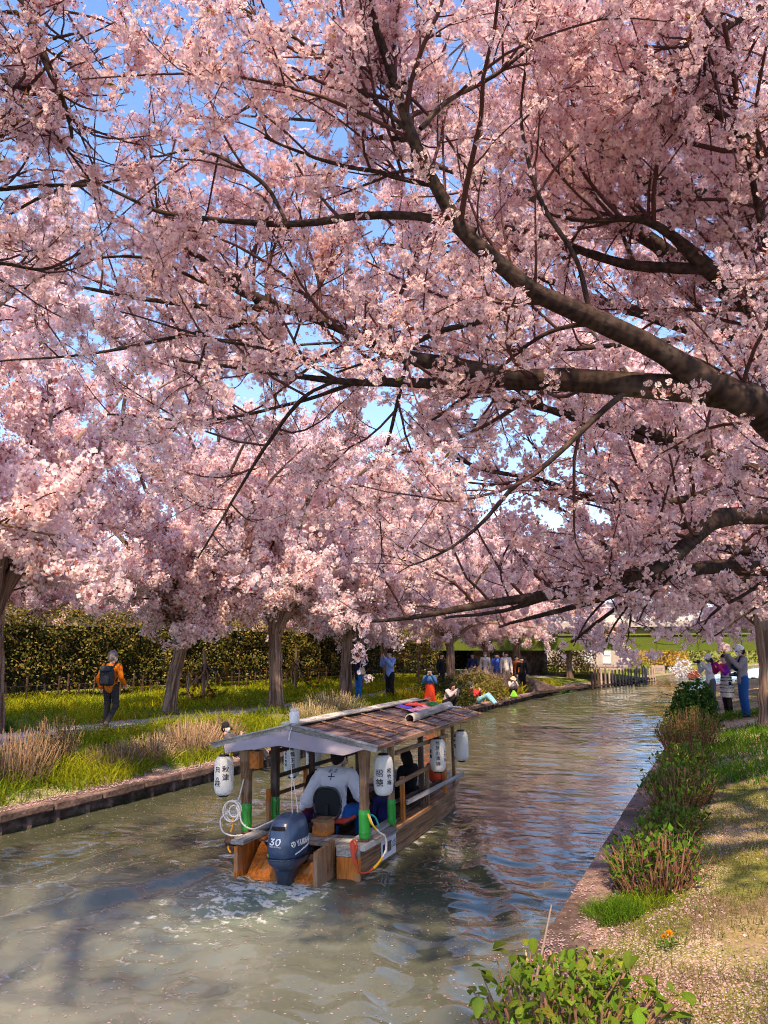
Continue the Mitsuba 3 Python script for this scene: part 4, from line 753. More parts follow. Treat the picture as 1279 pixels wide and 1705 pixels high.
col(mo + '__air_intake', on_cowl(extr(Polygon([(-.085, 0), (.085, 0), (.078, .038), (-.078, .038)]), .001), 'rear', MX - .005, .535, .0025), (.006, .006, .008), smooth=False)
col(mo + '__sticker', on_cowl(extr(Polygon([(-.014, -.016), (.014, -.016), (.016, .012), (0, .018), (-.016, .01)]), .001), 'rear', MX - .12, .285), (.25, .5, .06), smooth=False)
col(mo + '__water_outlet', lathe([(.0, 0), (.022, 0), (.026, .006), (.02, .012), (0, .004)], 16), (.01, .01, .012), 'gloss', 30)
scene.pop(mo + '__water_outlet')
m = lathe([(.012, 0), (.03, 0), (.034, .008), (.02, .014), (.012, .006)], 18); m.apply_transform(trimesh.transformations.rotation_matrix(math.pi / 2, [1, 0, 0])); m.apply_translation([MX - .03, MY - .155, .165]); col(mo + '__water_outlet', m, (.06, .08, .13), 'gloss', 30)

# ------------------------------------------------------------------ things on and round the boat
k = thing('plastic_jar', 'white plastic jar standing on the rear end of the roof ridge', 'jar')
col(k, lathe([(0, 0), (.052, 0), (.056, .008), (.056, .10), (.05, .118), (.036, .126), (.036, .132)], 24, (0, -.06, 1.585)), (.72, .71, .70), 'gloss', 40)
col(k + '__lid', lathe([(.034, .13), (.047, .131), (.049, .14), (.047, .152), (0, .155)], 24, (0, -.06, 1.585)), (.60, .59, .56), 'gloss', 40)
k = thing('roof_pipe', 'grey half round pipe lying along the starboard slope of the roof', 'pipe')
a, b = np.array([.66, 1.98, roof_z(.66) + .085]), np.array([.55, 4.25, roof_z(.55) + .085]); aa = np.linspace(math.radians(-25), math.radians(205), 22)
Vt = []
for p in np.linspace(a, b, 12):
    for r in (.066, .056): Vt.append(np.stack([p[0] + r * np.cos(aa), np.full(22, p[1]), p[2] + r * np.sin(aa) - .03], 1))
Vt = np.array(Vt).reshape(12, 2, 22, 3); idx = np.arange(12 * 2 * 22).reshape(12, 2, 22); Fq = []
for i in range(11):
    for j in range(21):
        for q, o in ((0, 1), (1, -1)): f = [idx[i, q, j], idx[i, q, j + 1], idx[i + 1, q, j + 1], idx[i + 1, q, j]]; Fq.append(f[::o])
    for j, o in ((0, 1), (21, -1)): f = [idx[i, 0, j], idx[i, 1, j], idx[i + 1, 1, j], idx[i + 1, 0, j]]; Fq.append(f[::-o])
for j in range(21):
    for i, o in ((0, 1), (11, -1)): f = [idx[i, 0, j], idx[i, 1, j], idx[i, 1, j + 1], idx[i, 0, j + 1]]; Fq.append(f[::o])
wood(k, trimesh.Trimesh(Vt.reshape(-1, 3), np.vstack([np.array(Fq)[:, [0, 1, 2]], np.array(Fq)[:, [0, 2, 3]]]), process=False), 0)
def crumple(x0, x1, y0, y1, seed, lift=.03, amp=.03):
    X, Y, F = grid(np.linspace(x0, x1, 16), np.linspace(y0, y1, 16)); n = meshkit.noise(np.stack([X * 9, Y * 9, 0 * X + seed], -1))
    X2, Y2 = X + .08 * (meshkit.noise(np.stack([X * 4, Y * 4, 0 * X + seed + 3], -1)) - .5), Y + .14 * (meshkit.noise(np.stack([X * 4, Y * 4, 0 * X + seed + 9], -1)) - .5)
    return trimesh.Trimesh(np.stack([X2, Y2, RZ - (RZ - EZ) * np.abs(X2) / EX + lift + amp * n], -1).reshape(-1, 3), F, process=False)
k = thing('folded_kite', 'crumpled red, purple and yellow cloth lying on the roof near the bow', 'cloth')
col(k, crumple(.12, .36, 3.25, 3.85, 1, .035), (.62, .06, .03), 'cloth', True); col(k + '__purple_panel', crumple(.10, .32, 2.9, 3.25, 2, .034), (.10, .05, .36), 'cloth', True)
col(k + '__pink_panel', crumple(.34, .47, 2.8, 3.55, 5, .036), (.62, .25, .32), 'cloth', True); col(k + '__yellow_panel', crumple(.44, .60, 3.2, 3.5, 4, .038, .04), (.45, .6, .06), 'cloth', True)
k = thing('green_brush', 'green bristle brush with a white handle lying on the roof near the bow', 'brush')
bz = roof_z(.42) + .05
m = blob([(.33, 3.86, bz + .005), (.46, 3.86, bz + .0)], [.05, .05]); m.vertices[:, 2] = bz + (m.vertices[:, 2] - bz) * .8; col(k, m, (.012, .09, .025), 'paint', 60)
rr = np.random.default_rng(8); q = unit(rr.normal(size=(420, 3)) + [0, 0, .3]); c0 = np.stack([rr.uniform(.33, .46, 420), np.full(420, 3.86), np.full(420, bz)], 1) + q * .045; _, bb = basis(q, rr)
m, cc = quads(c0 + q * .012, q * .02, bb * .003, vary((.015, .12, .035), 420, rr, .3)); col(k + '__bristles', m, cc, 'paint', False, 'stuff')
col(k + '__handle', tube([(.46, 3.86, bz), (.6, 3.95, bz - .01), (.8, 4.08, bz - .04)], .011, 8, 8), (.7, .7, .68), 'gloss')
k = thing('hanging_cord', 'thin white cord hanging from the rear roof ridge down to the motor', 'cord')
col(k, cat([tube([(.02, -.15, 1.55), (.06, -.30, 1.46), (.085, -.33, 1.33), (.085, -.28, 1.05)], .0045, 6, 20), tube([(.085, -.28, 1.05), (.07, -.26, .85), (.06, -.22, .66)], .0045, 6, 14), tube([(.087, -.28, 1.05), (.11, -.24, .85), (.115, -.18, .62), (.13, -.12, .52)], .0045, 6, 14), blob([(.085, -.28, 1.05)], .02)]), (.72, .68, .66), 'cloth')
k = thing('rope_coil', 'coil of white rope hung on the port stern post', 'rope')
th = np.linspace(0, 2 * np.pi * 3.1, 90); rad_ = .085 + .035 * np.sin(th * .5)
P = np.stack([-.80 + rad_ * np.cos(th) * 1.0, .02 - .02 * th / 6, .60 + rad_ * np.sin(th)], 1)
col(k, cat([tube(P, .0085, 7), tube([(-.735, .10, .93), (-.76, .07, .78), (-.78, .05, .69)], .0085, 7, 14), tube([(-.88, .02, .58), (-.97, .0, .50), (-.93, -.02, .38), (-.80, -.03, .34), (-.70, .02, .345)], .0085, 7, 24), tube([(-.72, -.02, .62), (-.66, -.04, .48), (-.55, .0, .42), (-.42, .05, .47), (-.30, .12, .52)], .0085, 7, 24)]), (.70, .63, .58), 'cloth')
col(k + '__strap', cat([tube([(-.80, -.01, .52), (-.80, -.02, .44), (-.82, -.02, .38)], .011, 6, 10), tube([(-.80, -.06, .30), (-.82, -.07, .22), (-.79, -.07, .17)], .011, 6, 10)]), (.72, .33, .05), 'cloth')
k = thing('boat_fender', 'weathered wooden fender block at the port stern corner', 'fender'); wood(k, blob([(-.83, -.06, .285), (-.74, -.06, .285)], .045), 3, 40)
k = thing('mooring_rope', 'yellow, red and white rope looped from the starboard sleeve over the hull side', 'rope')
col(k, tube([(.80, .155, .60), (.835, .17, .50), (.86, .30, .40), (.875, .42, .33), (.87, .46, .20), (.845, .40, .12)], .010, 7, 40), (.72, .66, .60), 'cloth')
col(k + '__yellow_length', tube([(.79, .14, .62), (.83, .12, .54), (.86, .2, .45)], .0105, 7, 12), (.75, .45, .03), 'cloth')
col(k + '__yellow_length', tube([(.845, .40, .12), (.83, .30, .075), (.82, .2, .055)], .014, 7, 10), (.75, .45, .03), 'cloth')
col(k + '__blue_length', tube([(.80, .17, .61), (.83, .24, .57), (.85, .3, .47)], .0105, 7, 12), (.03, .28, .30), 'cloth')
col(k + '__red_length', cat([tube([(.82, .2, .055), (.79, .08, .04), (.75, -.05, .08), (.72, -.06, .2), (.70, -.06, .33)], .010, 7, 24), tube([(.68, -.05, .36), (.70, -.065, .25), (.71, -.065, .17)], [.03, .026, .016], 8, 8), tube([(.66, -.05, .35), (.70, -.06, .39), (.735, -.05, .36), (.72, -.06, .27)], .012, 7, 16)]), (.72, .10, .05), 'cloth')
k = thing('orange_bag', 'orange red bag on the starboard side deck beside the forward post', 'bag'); m = blob([(.55, 3.2, .60), (.58, 3.05, .72), (.62, 3.3, .5)], [.07, .05, .09]); m = m.subdivide(); m.vertices += .02 * (meshkit.noise(m.vertices * 12)[:, None] - .5); col(k, m, (.75, .085, .03), 'cloth', 60)
k = thing('tool_box', 'brown wooden tool box on the deck beside the motor', 'box'); wood(k, cbox(.02, .20, .34, .56, .304, .46, .008), 2); wood(k + '__lid', cbox(.01, .21, .33, .57, .462, .482, .006), 1)
LOCAL[0] = None
# ------------------------------------------------------------------ people
M3 = m3.Manifold
def bones(bs, res, it=6, seg=14):
    """One smooth surface round bones: each a list of (point, radius) spheres hulled together."""
    parts = []
    for b in bs:
        parts.append(M3.batch_hull([M3.sphere(float(r), seg).translate([float(a) for a in p]) for p, r in b]))
    m = M3.batch_boolean(parts, m3.OpType.Add).refine_to_length(res).to_mesh()
    t = trimesh.Trimesh(m.vert_properties[:, :3], m.tri_verts, process=False); t.merge_vertices()
    if it: trimesh.smoothing.filter_taubin(t, iterations=it)
    return t
J0 = dict(pelvis=(0, 0, .93), waist=(0, .01, 1.09), chest=(0, .0, 1.29), neck=(0, -.005, 1.45), head=(0, .02, 1.585), shL=(-.175, 0, 1.395), elL=(-.235, -.03, 1.13), wrL=(-.245, .05, .90), shR=(.175, 0, 1.395), elR=(.235, -.03, 1.13), wrR=(.245, .05, .90),
          hipL=(-.085, 0, .91), knL=(-.095, .02, .50), anL=(-.10, -.02, .085), hipR=(.085, 0, .91), knR=(.095, .02, .50), anR=(.10, -.02, .085))
CAM_UP = dict(elL=(-.24, .18, 1.20), wrL=(-.075, .33, 1.47), elR=(.24, .18, 1.20), wrR=(.075, .33, 1.47))
SKIN = (.62, .40, .30); HAIR = (.018, .013, .012)
def frame_of(pos, yaw, s):
    c, sn = math.cos(yaw), math.sin(yaw); M = np.eye(4); M[:3, :3] = s * np.array([[c, -sn, 0], [sn, c, 0], [0, 0, 1]]); M[:3, 3] = pos; return M
def hand_bones(w, e, side, look=None):
    """Palm, four bent fingers and a thumb at the wrist w, going on from the elbow e."""
    w, e = np.array(w), np.array(e); d = unit(w - e); n = unit(np.cross(d, [side * .9, .3, .2])); s = np.cross(d, n)
    out = [[(w, .026), (w + d * .045 + s * .016, .021), (w + d * .045 - s * .016, .021), (w + d * .085 + s * .022, .015), (w + d * .085 - s * .024, .014)]]
    for k, (o, L) in enumerate(((.026, .062), (.009, .072), (-.009, .067), (-.026, .052))):
        a = w + d * .085 + s * o; b = a + unit(d + n * .35) * L * .55; c = b + unit(d * .6 + n * .9) * L * .5
        out += [[(a, .0105), (b, .0095)], [(b, .0095), (c, .008)]]
    a = w + d * .03 + s * .024; b = a + unit(d * .6 + s * .9 + n * .3) * .035; out += [[(a, .013), (b, .0105)], [(b, .0105), (b + unit(d + n * .5) * .032, .009)]]
    return out
def person(label, pos, yaw, top=(.3, .3, .3), legs=(.1, .1, .15), hair=HAIR, pose={}, scale=1.0, res=.05, coat=0.0, sleeves=1.0, skirt=None, cap=None, mask=None, shoes=(.03, .03, .035), hairlen=.1, group=None, look=(0, 1, 0), frame=None, fat=1.0, brim=False, apron=None, collar=None):
    """A standing (or as the pose says) person; pos are the feet, yaw turns the y axis they face."""
    k = thing('person', label, 'person', group); LOCAL[0] = (np.eye(4) if frame is None else frame) @ frame_of(pos, yaw, scale)
    J = {a: np.array(b, float) for a, b in {**J0, **pose}.items()}; f = fat
    hd = unit(J['head'] - J['neck']); lk = np.array(look, float); lk = unit(lk - hd * (lk @ hd)); sd = np.cross(lk, hd)
    H = J['head']; face = [[(H + hd * .035, .088), (H - hd * .005 + lk * .02, .083), (H - hd * .065 + lk * .035, .05)], [(H + lk * .095 + hd * .005, .013), (H + lk * .108 - hd * .022, .017)], [(H + sd * .085 - hd * .005, .015), (H + sd * .088 - hd * .03, .012)], [(H - sd * .085 - hd * .005, .015), (H - sd * .088 - hd * .03, .012)]]
    torso = [[(J['pelvis'], .115 * f), (J['waist'], .105 * f)], [(J['waist'], .105 * f), (J['chest'] + sd * 0, .115 * f)], [(J['chest'] + (J['shL'] - J['chest']) * .55, .085), (J['chest'] + (J['shR'] - J['chest']) * .55, .085), (J['chest'], .11 * f)], [(J['shL'] * .5 + J['chest'] * .2 + J['neck'] * .3, .06), (J['shR'] * .5 + J['chest'] * .2 + J['neck'] * .3, .06)]]
    bs = list(torso) + [[(J['chest'] * .3 + J['neck'] * .7, .062), (J['neck'], .052), (J['head'] - hd * .05, .052)]] + face
    sl = []
    for a in 'LR':
        g = -1 if a == 'L' else 1; S, E, W, Hp, K, A = (J[n + a] for n in ('sh', 'el', 'wr', 'hip', 'kn', 'an'))
        bs += [[(S, .054), (E, .041)], [(E, .041), (W, .029)], [(Hp, .085), (K, .057)], [(K, .057), (K * .62 + A * .38, .053), (A, .036)]] + hand_bones(W, E, g)
        sl += [[(S, .074), (S * .5 + E * .5, .066), (E, .058)], [(E, .058), (E * (1 - sleeves) + W * sleeves, .047)]]
    body = bones(bs, res * .75, 4, 8 if res > .045 else 12); col(k + '__body', body, SKIN, 'cloth', True)
    # eyes, brows and mouth
    for g in (-1, 1): col(k + '__eye', trimesh.creation.icosphere(1, .0105).apply_translation(H + lk * .094 + sd * g * .033 + hd * .018), (.02, .015, .012), 'gloss', True)
    if mask is not None: col(k + '__mask', bones([[(H - hd * .06 + lk * .055, .047), (H - hd * .02 + lk * .082, .046)], [(H - hd * .035 + lk * .04 + sd * .05, .03), (H - hd * .035 + lk * .04 - sd * .05, .03)]], .03, 3, 12), mask, 'cloth', True)
    else: col(k + '__mouth', trimesh.creation.icosphere(1, 1.0).apply_transform(np.vstack([np.column_stack([sd * .02, lk * .008, hd * .006, H + lk * .083 - hd * .058]), [0, 0, 0, 1]])), (.42, .15, .13), 'paint', True)
    jb = [[(p, r + .022) for p, r in b] for b in torso] + sl
    if coat: jb += [[(J['pelvis'], .14 * f), (J['pelvis'] * (1 - coat) + (J['knL'] + J['knR']) / 2 * coat + [-.05, 0, 0], .12 * f), (J['pelvis'] * (1 - coat) + (J['knL'] + J['knR']) / 2 * coat + [.05, 0, 0], .12 * f)]]
    ja = bones(jb, res, 5); ja.vertices += ja.vertex_normals * (.016 * (meshkit.noise(ja.vertices * [14, 14, 9]) - .5))[:, None]; col(k + '__top', ja, top, 'cloth', True)
    if collar is not None: col(k + '__collar', bones([[(J['neck'] - hd * .01 + sd * .03, .066), (J['neck'] - hd * .01 - sd * .03, .066)]], .04, 3), collar, 'cloth', True)
    if skirt is not None:
        kn, hp = (J['anL'] + J['anR']) / 2, J['pelvis']; q = hp * (1 - skirt[0]) + kn * skirt[0]; dn = unit(kn - hp); a = np.linspace(0, 2 * np.pi, 49)[:-1]; u = np.array([1.0, 0, 0]); v = np.cross(dn, u); R_ = []
        for t in np.linspace(0, 1, 9):
            w = .158 + (skirt[1] - .158) * t ** .8 + .022 * t * np.cos(9 * a + .6 * np.sin(3 * a)); R_.append(hp + [0, 0, .22] * np.array(1 - t) + (q - hp) * t + w[:, None] * (np.cos(a)[:, None] * u + .85 * np.sin(a)[:, None] * v))
        col(k + '__skirt', loft(R_), skirt[2], 'cloth', 50)
    lb = []
    for a in 'LR':
        Hp, K, A = J['hip' + a], J['kn' + a], J['an' + a]; lb += [[(Hp, .102), (K, .072)], [(K, .072), (K * .6 + A * .4, .067), (A * .97 + K * .03, .053)]]
    lb += [[(J['pelvis'] + [0, 0, .03], .122 * f), (J['hipL'], .10), (J['hipR'], .10)]]
    tr = bones(lb, res, 4); tr.vertices += tr.vertex_normals * (.012 * (meshkit.noise(tr.vertices * [10, 10, 20]) - .5))[:, None]; col(k + '__trousers', tr, legs, 'cloth', True)
    for a in 'LR':
        A, K = J['an' + a], J['kn' + a]; up = unit(K - A); fw = np.array(pose.get('toe' + a, (0, 1, 0)), float); fw = unit(fw - up * (fw @ up) * (.0 if up[2] > .7 else .8))
        col(k + '__shoe', bones([[(A - [0, 0, .01], .05), (A + fw * .04 - up * .045, .042), (A - fw * .04 - up * .05, .038)], [(A + fw * .04 - up * .045, .042), (A + fw * .14 - up * .055, .032)]], .04, 3, 12), shoes, 'paint', True)
    hb = [[(H + hd * .048 - lk * .012, .097), (H + hd * .01 - lk * .03, .095), (H - hd * (hairlen - .06) - lk * .045, .065 if hairlen < .15 else .075)]]
    if hairlen > .15: hb += [[(H + hd * .02 + sd * .055 - lk * .01, .05), (H - hd * hairlen + sd * .06 - lk * .02, .035)], [(H + hd * .02 - sd * .055 - lk * .01, .05), (H - hd * hairlen - sd * .06 - lk * .02, .035)]]
    hm = bones(hb, .035, 3); hm.vertices += hm.vertex_normals * (.012 * (meshkit.noise(hm.vertices * 30) - .4))[:, None]; col(k + '__hair', hm, hair, 'cloth', True)
    if cap is not None:
        cb = [[(H + hd * .07 - lk * .008, .104), (H + hd * .05 - lk * .008, .106)]]
        cm = bones(cb, .035, 2); cm = trimesh.intersections.slice_mesh_plane(cm, hd, H + hd * .028, cap=False); col(k + '__cap', cm, cap, 'cloth', True)
        if brim == 'round': col(k + '__brim', bones([[(H + hd * .045 + .15 * (np.cos(t) * lk + np.sin(t) * sd), .012) for t in np.linspace(0, 6.28, 9)[:-1]]], .05, 1, 8), cap, 'cloth', True)
        elif brim: col(k + '__brim', bones([[(H + hd * .05 + lk * .09 + sd * .06, .008), (H + hd * .05 + lk * .09 - sd * .06, .008), (H + hd * .035 + lk * .175 + sd * .03, .007), (H + hd * .035 + lk * .175 - sd * .03, .007)]], .04, 0, 8), cap, 'cloth', True)
    LOCAL[0] = None
    return k, J
def in_frame(pos, yaw, s=1.0, frame=None): LOCAL[0] = (np.eye(4) if frame is None else frame) @ frame_of(pos, yaw, s)
def gz(x, y):
    z = float(ground_z(np.array(float(x)), np.array(float(y)))); return max(z, .292) if -9.2 < x - float(shift_np(y)) < -8.75 else z
def camera_thing(label, pos, yaw, at, s=1.0, lens=True):
    in_frame(pos, yaw, s); c = thing('camera', label, 'camera'); x, y, z = at
    col(c, cbox(x - .065, x + .065, y - .03, y + .03, z - .045, z + .045, .01), (.015, .015, .017), 'paint'); col(c + '__prism', cbox(x - .03, x + .03, y - .025, y + .02, z + .045, z + .07, .01), (.015, .015, .017))
    if lens:
        m = lathe([(.0, 0), (.038, 0), (.04, .03), (.036, .10), (.03, .104), (.0, .09)], 18); m.apply_transform(trimesh.transformations.rotation_matrix(-math.pi / 2, [1, 0, 0])); m.apply_translation([x, y + .028, z - .005]); col(c + '__lens', m, (.02, .02, .022), 'gloss', 40)
    LOCAL[0] = None; return c
def phone_thing(label, pos, yaw, at, s=1.0):
    in_frame(pos, yaw, s); c = thing('phone', label, 'phone'); x, y, z = at; col(c, cbox(x - .04, x + .04, y - .005, y + .005, z - .075, z + .075, .006), (.02, .02, .024), 'gloss'); LOCAL[0] = None; return c
def face_cam(x, y): return math.atan2(0 - y, 0 - x) - math.pi / 2

# --- the boatman on his swivel chair, and the passengers (boat frame)
chair = thing('boatman_chair', 'black mesh swivel chair with a red seat cushion under the boatman', 'chair'); LOCAL[0] = MB
cx, cy = .05, .86
bm = bones([[((cx + x, cy - .155 - .02 * (z > .7), z), .022) for x, z in ((-.155, .50), (-.15, .66), (-.09, .745), (.09, .745), (.15, .66), (.155, .50), (0, .44))]], .04, 3)
col(chair + '__backrest', bm, (.012, .012, .014), 'paint', True); col(chair + '__rim', tube([(cx + x, cy - .172 - .015 * (z > .7), z) for x, z in ((0, .42), (-.12, .44), (-.172, .55), (-.165, .68), (-.09, .77), (.09, .77), (.165, .68), (.172, .55), (.12, .44), (0, .42))], .013, 8, 48), (.02, .02, .022), 'gloss')
col(chair + '__spine', beam((cx, cy - .195, .34), (cx, cy - .20, .60), .05, .02, (0, 1, 0)), (.015, .015, .015)); col(chair + '__seat', cbox(cx - .215, cx + .215, cy - .16, cy + .22, .37, .415, .015), (.66, .075, .05), 'cloth')
col(chair + '__seat_pan', cbox(cx - .20, cx + .20, cy - .14, cy + .2, .345, .368), (.012, .012, .012)); col(chair + '__stem', lathe([(0, .14), (.03, .14), (.03, .345), (0, .345)], 14, (cx, cy, 0)), (.02, .02, .02), 'gloss', 30)
for a in range(5): col(chair + '__foot', beam((cx, cy, .135), (cx + .26 * math.cos(a * 1.2566 + .3), cy + .26 * math.sin(a * 1.2566 + .3), .10), .035, .03), (.015, .015, .015))
sit = dict(pelvis=(0, 0, .12), waist=(0, .01, .27), chest=(-.01, .04, .47), neck=(-.01, .09, .62), head=(-.01, .15, .735), hipL=(-.10, .02, .10), hipR=(.10, .02, .10))
F_BOAT = MB @ np.diag([1, 1, 1, 1.0])
bp, BJ = person('boatman in a white happi coat seated at the stern with his back turned', (.05, .90, .345), 0, top=(.66, .62, .66), legs=(.02, .10, .34), pose={**sit, 'shL': (-.19, .03, .56), 'elL': (-.30, .02, .33), 'wrL': (-.44, -.03, .14), 'shR': (.19, .04, .55), 'elR': (.28, .12, .30), 'wrR': (.26, .32, .22), 'knL': (-.17, .38, .10), 'anL': (-.17, .33, -.24), 'knR': (.16, .40, .10), 'anR': (.17, .38, -.24)}, frame=MB, res=.035, hairlen=.12, scale=1.0, sleeves=.9, fat=1.15, shoes=(.03, .03, .03))
LOCAL[0] = MB @ frame_of((.05, .90, .345), 0, 1.0)
slv = bones([[(np.array((-.19, .03, .555)), .08), (np.array((-.28, .02, .37)), .085), (np.array((-.36, .0, .24)), .10)], [(np.array((.19, .04, .55)), .08), (np.array((.28, .12, .31)), .09)]], .03, 3); slv.vertices += slv.vertex_normals * (.02 * (meshkit.noise(slv.vertices * 12) - .5))[:, None]
col(bp + '__sleeve', slv, (.66, .62, .66), 'cloth', True)
topm = trimesh.Trimesh(meshkit.WRITTEN[scene[bp + '__top']['filename']][0], meshkit.WRITTEN[scene[bp + '__top']['filename']][1], process=False); topm.apply_transform(np.linalg.inv(MB)); tv = topm.vertices[topm.vertices[:, 1] < .93]
def on_back(m, x, z):
    m = m.subdivide_to_size(.012); v = m.vertices; X, Z = v[:, 0] + x, v[:, 1] + z; d, i = cKDTree(tv[:, [0, 2]]).query(np.stack([X, Z], 1), 4); w = 1 / (d + .003); y = (tv[i, 1] * w).sum(1) / w.sum(1)
    m.vertices = np.stack([X, y - .004 - v[:, 2], Z], 1); return m
LOCAL[0] = MB
col(bp + '__lettering', on_back(text_poly('伏', .042, 0, 0), .015, .945), (.03, .03, .10), smooth=False); col(bp + '__lettering', on_back(text_poly('見', .042, 0, 0), .085, .945), (.03, .03, .10), smooth=False)
col(bp + '__lettering', on_back(text_poly('十', .095, 0, 0), .05, .885), (.025, .025, .10), smooth=False)
LOCAL[0] = None
sitL = dict(pelvis=(0, 0, .12), waist=(0, .01, .26), chest=(0, .03, .44), neck=(0, .04, .58), head=(0, .07, .70), shL=(-.17, .03, .52), shR=(.17, .03, .52), elL=(-.21, .08, .27), wrL=(-.12, .28, .22), elR=(.21, .08, .27), wrR=(.12, .28, .22), hipL=(-.09, .02, .10), hipR=(.09, .02, .10), knL=(-.10, .36, .10), anL=(-.10, .33, -.20), knR=(.10, .36, .10), anR=(.10, .33, -.20))
def passenger(label, x, y, yaw, s=.8, z=.33, **o): return person(label, (x, y, z), yaw, pose=sitL, frame=MB, scale=s, res=.05, **o)
passenger('passenger with dark hair and a red jacket seated at the port side beside the boatman', -.52, 1.36, -1.2, .72, .24, top=(.16, .02, .02), legs=(.06, .02, .08), hairlen=.2)
passenger('passenger in black clothes holding something up, seated by the starboard rail', .44, 2.55, 1.2, .8, top=(.01, .01, .012), legs=(.01, .01, .012), hairlen=.18)
passenger('passenger in navy clothes low behind the starboard stern lantern', .45, 1.45, 1.35, .62, .22, top=(.02, .02, .09), legs=(.015, .015, .05))
passenger('passenger with black hair behind the left shoulder of the boatman', -.46, 2.15, -1.3, .8, top=(.02, .02, .025), legs=(.02, .02, .02), hairlen=.2)

# --- the far bank
x, y = -12.95, 13.95; hz = gz(x, y) + .012; yaw = math.radians(14)
hk, _ = person('hiker in an orange jacket and grey cap walking away with a black backpack', (x, y, hz), yaw, top=(.60, .155, .012), legs=(.035, .033, .035), shoes=(.13, .09, .09), pose=dict(hipL=(-.085, 0, .91), knL=(-.09, .06, .50), anL=(-.08, -.02, .085), knR=(.10, .10, .51), anR=(.10, -.26, .16), toeR=(0, .9, -.6), elL=(-.27, -.10, 1.12), wrL=(-.25, .02, .90), elR=(.27, -.06, 1.14), wrR=(.26, .14, .98)), cap=(.12, .12, .15), hair=(.25, .22, .20), res=.04, look=(.5, 1, 0), mask=(.7, .7, .7), fat=1.1)
in_frame((x, y, hz), yaw); k = thing('backpack', 'black backpack on the back of the hiker in the orange jacket', 'backpack')
m = bones([[((sx * .12, -.20, 1.02), .06) for sx in (-1, 1)] + [((sx * .12, -.21, 1.30), .055) for sx in (-1, 1)] + [((0, -.25, 1.1), .07)], [((-.10, -.20, 1.36), .05), ((.10, -.20, 1.36), .05)]], .04, 3); m.vertices += m.vertex_normals * (.02 * (meshkit.noise(m.vertices * 16) - .5))[:, None]; col(k, m, (.022, .026, .03), 'paint', True)
col(k + '__pocket', bones([[((-.07, -.30, 1.03), .035), ((.07, -.30, 1.03), .035), ((.07, -.29, 1.16), .03), ((-.07, -.29, 1.16), .03)]], .04, 2), (.05, .05, .055), 'cloth', True)
col(k + '__flap', bones([[((-.10, -.24, 1.37), .04), ((.10, -.24, 1.37), .04), ((.09, -.29, 1.30), .025), ((-.09, -.29, 1.30), .025)]], .04, 2), (.02, .03, .045), 'paint', True)
for s in (-1, 1): col(k + '__strap', tube([(s * .11, -.14, 1.40), (s * .12, .0, 1.475), (s * .11, .11, 1.38), (s * .13, .10, 1.2), (s * .15, -.06, 1.06)], .016, 6, 16), (.02, .02, .022), 'cloth')
LOCAL[0] = None
x, y = -12.1, 25.25
person('woman in a navy coat and blue jeans standing right of the straight cherry trunk', (x, y, gz(x, y)), math.radians(-35), top=(.02, .02, .045), legs=(.02, .12, .36), shoes=(.55, .55, .55), pose=dict(elR=(.24, .10, 1.26), wrR=(.12, .24, 1.48)), coat=.25, hairlen=.09, scale=.98)
in_frame((x, y, gz(x, y)), math.radians(-35), .98); k = thing('tote_bag', 'cream canvas tote bag on the shoulder of the woman in blue jeans', 'bag')
m = bones([[((.26, -.13, .98), .04), ((.24, .12, .98), .04), ((.25, -.09, 1.16), .03), ((.24, .08, 1.16), .03)]], .05, 2); col(k, m, (.60, .52, .42), 'cloth', True)
for yy in (-.07, .06): col(k + '__strap', tube([(.245, yy, 1.16), (.235, yy * .4 - .01, 1.34), (.19, 0, 1.47)], .010, 6, 10), (.58, .50, .40), 'cloth')
LOCAL[0] = None
x, y = -11.2, 26.0
person('man in a light blue shirt and black trousers half hidden by a hanging blossom spray', (x, y, gz(x, y)), math.radians(160), top=(.22, .33, .68), legs=(.012, .012, .014), shoes=(.12, .05, .025), pose=CAM_UP, scale=1.06)
x, y = -8.75, 23.9; ya = face_cam(x, y)
person('woman in a long red skirt and denim jacket photographing the boat', (x - .15, y, gz(x - .15, y)), ya, top=(.05, .11, .28), legs=(.1, .05, .05), skirt=(.93, .24, (.68, .055, .018)), pose=CAM_UP, hairlen=.26, scale=.86, look=(0, 1, 0), collar=(.6, .5, .5))
phone_thing('phone held up by the woman in the red skirt', (x - .15, y, gz(x - .15, y)), ya, (0, .39, 1.53), .86)
x, y = -8.95, 25.6; ya = face_cam(x, y) + .9
crouch = dict(pelvis=(0, 0, .33), waist=(0, .07, .47), chest=(0, .17, .64), neck=(0, .25, .77), head=(0, .31, .89), shL=(-.17, .18, .73), shR=(.17, .18, .73), elL=(-.20, .36, .56), wrL=(-.06, .52, .76), elR=(.20, .36, .56), wrR=(.06, .52, .76), hipL=(-.09, .02, .32), hipR=(.09, .02, .32), knL=(-.12, .40, .46), anL=(-.12, .12, .085), knR=(.12, .40, .46), anR=(.12, .12, .085))
person('woman in a pale top crouching at the wall with a camera to her face', (x, y, gz(x, y)), ya, top=(.50, .40, .42), legs=(.015, .012, .014), pose=crouch, hairlen=.2, scale=.95)
camera_thing('black camera at the face of the crouching woman', (x, y, gz(x, y)), ya, (0, .58, .86), .95)
x, y = -8.95, 29.3; ya = face_cam(x, y) + 1.15
recl = dict(pelvis=(0, 0, .16), waist=(0, -.10, .27), chest=(0, -.22, .42), neck=(0, -.29, .55), head=(0, -.30, .68), shL=(-.18, -.22, .50), shR=(.18, -.22, .50), elL=(-.24, .0, .34), wrL=(-.06, .08, .50), elR=(.24, .0, .34), wrR=(.06, .08, .50), hipL=(-.09, .02, .14), hipR=(.09, .02, .14), knL=(-.13, .40, .38), anL=(-.12, .72, .06), knR=(.13, .44, .36), anR=(.14, .76, .06))
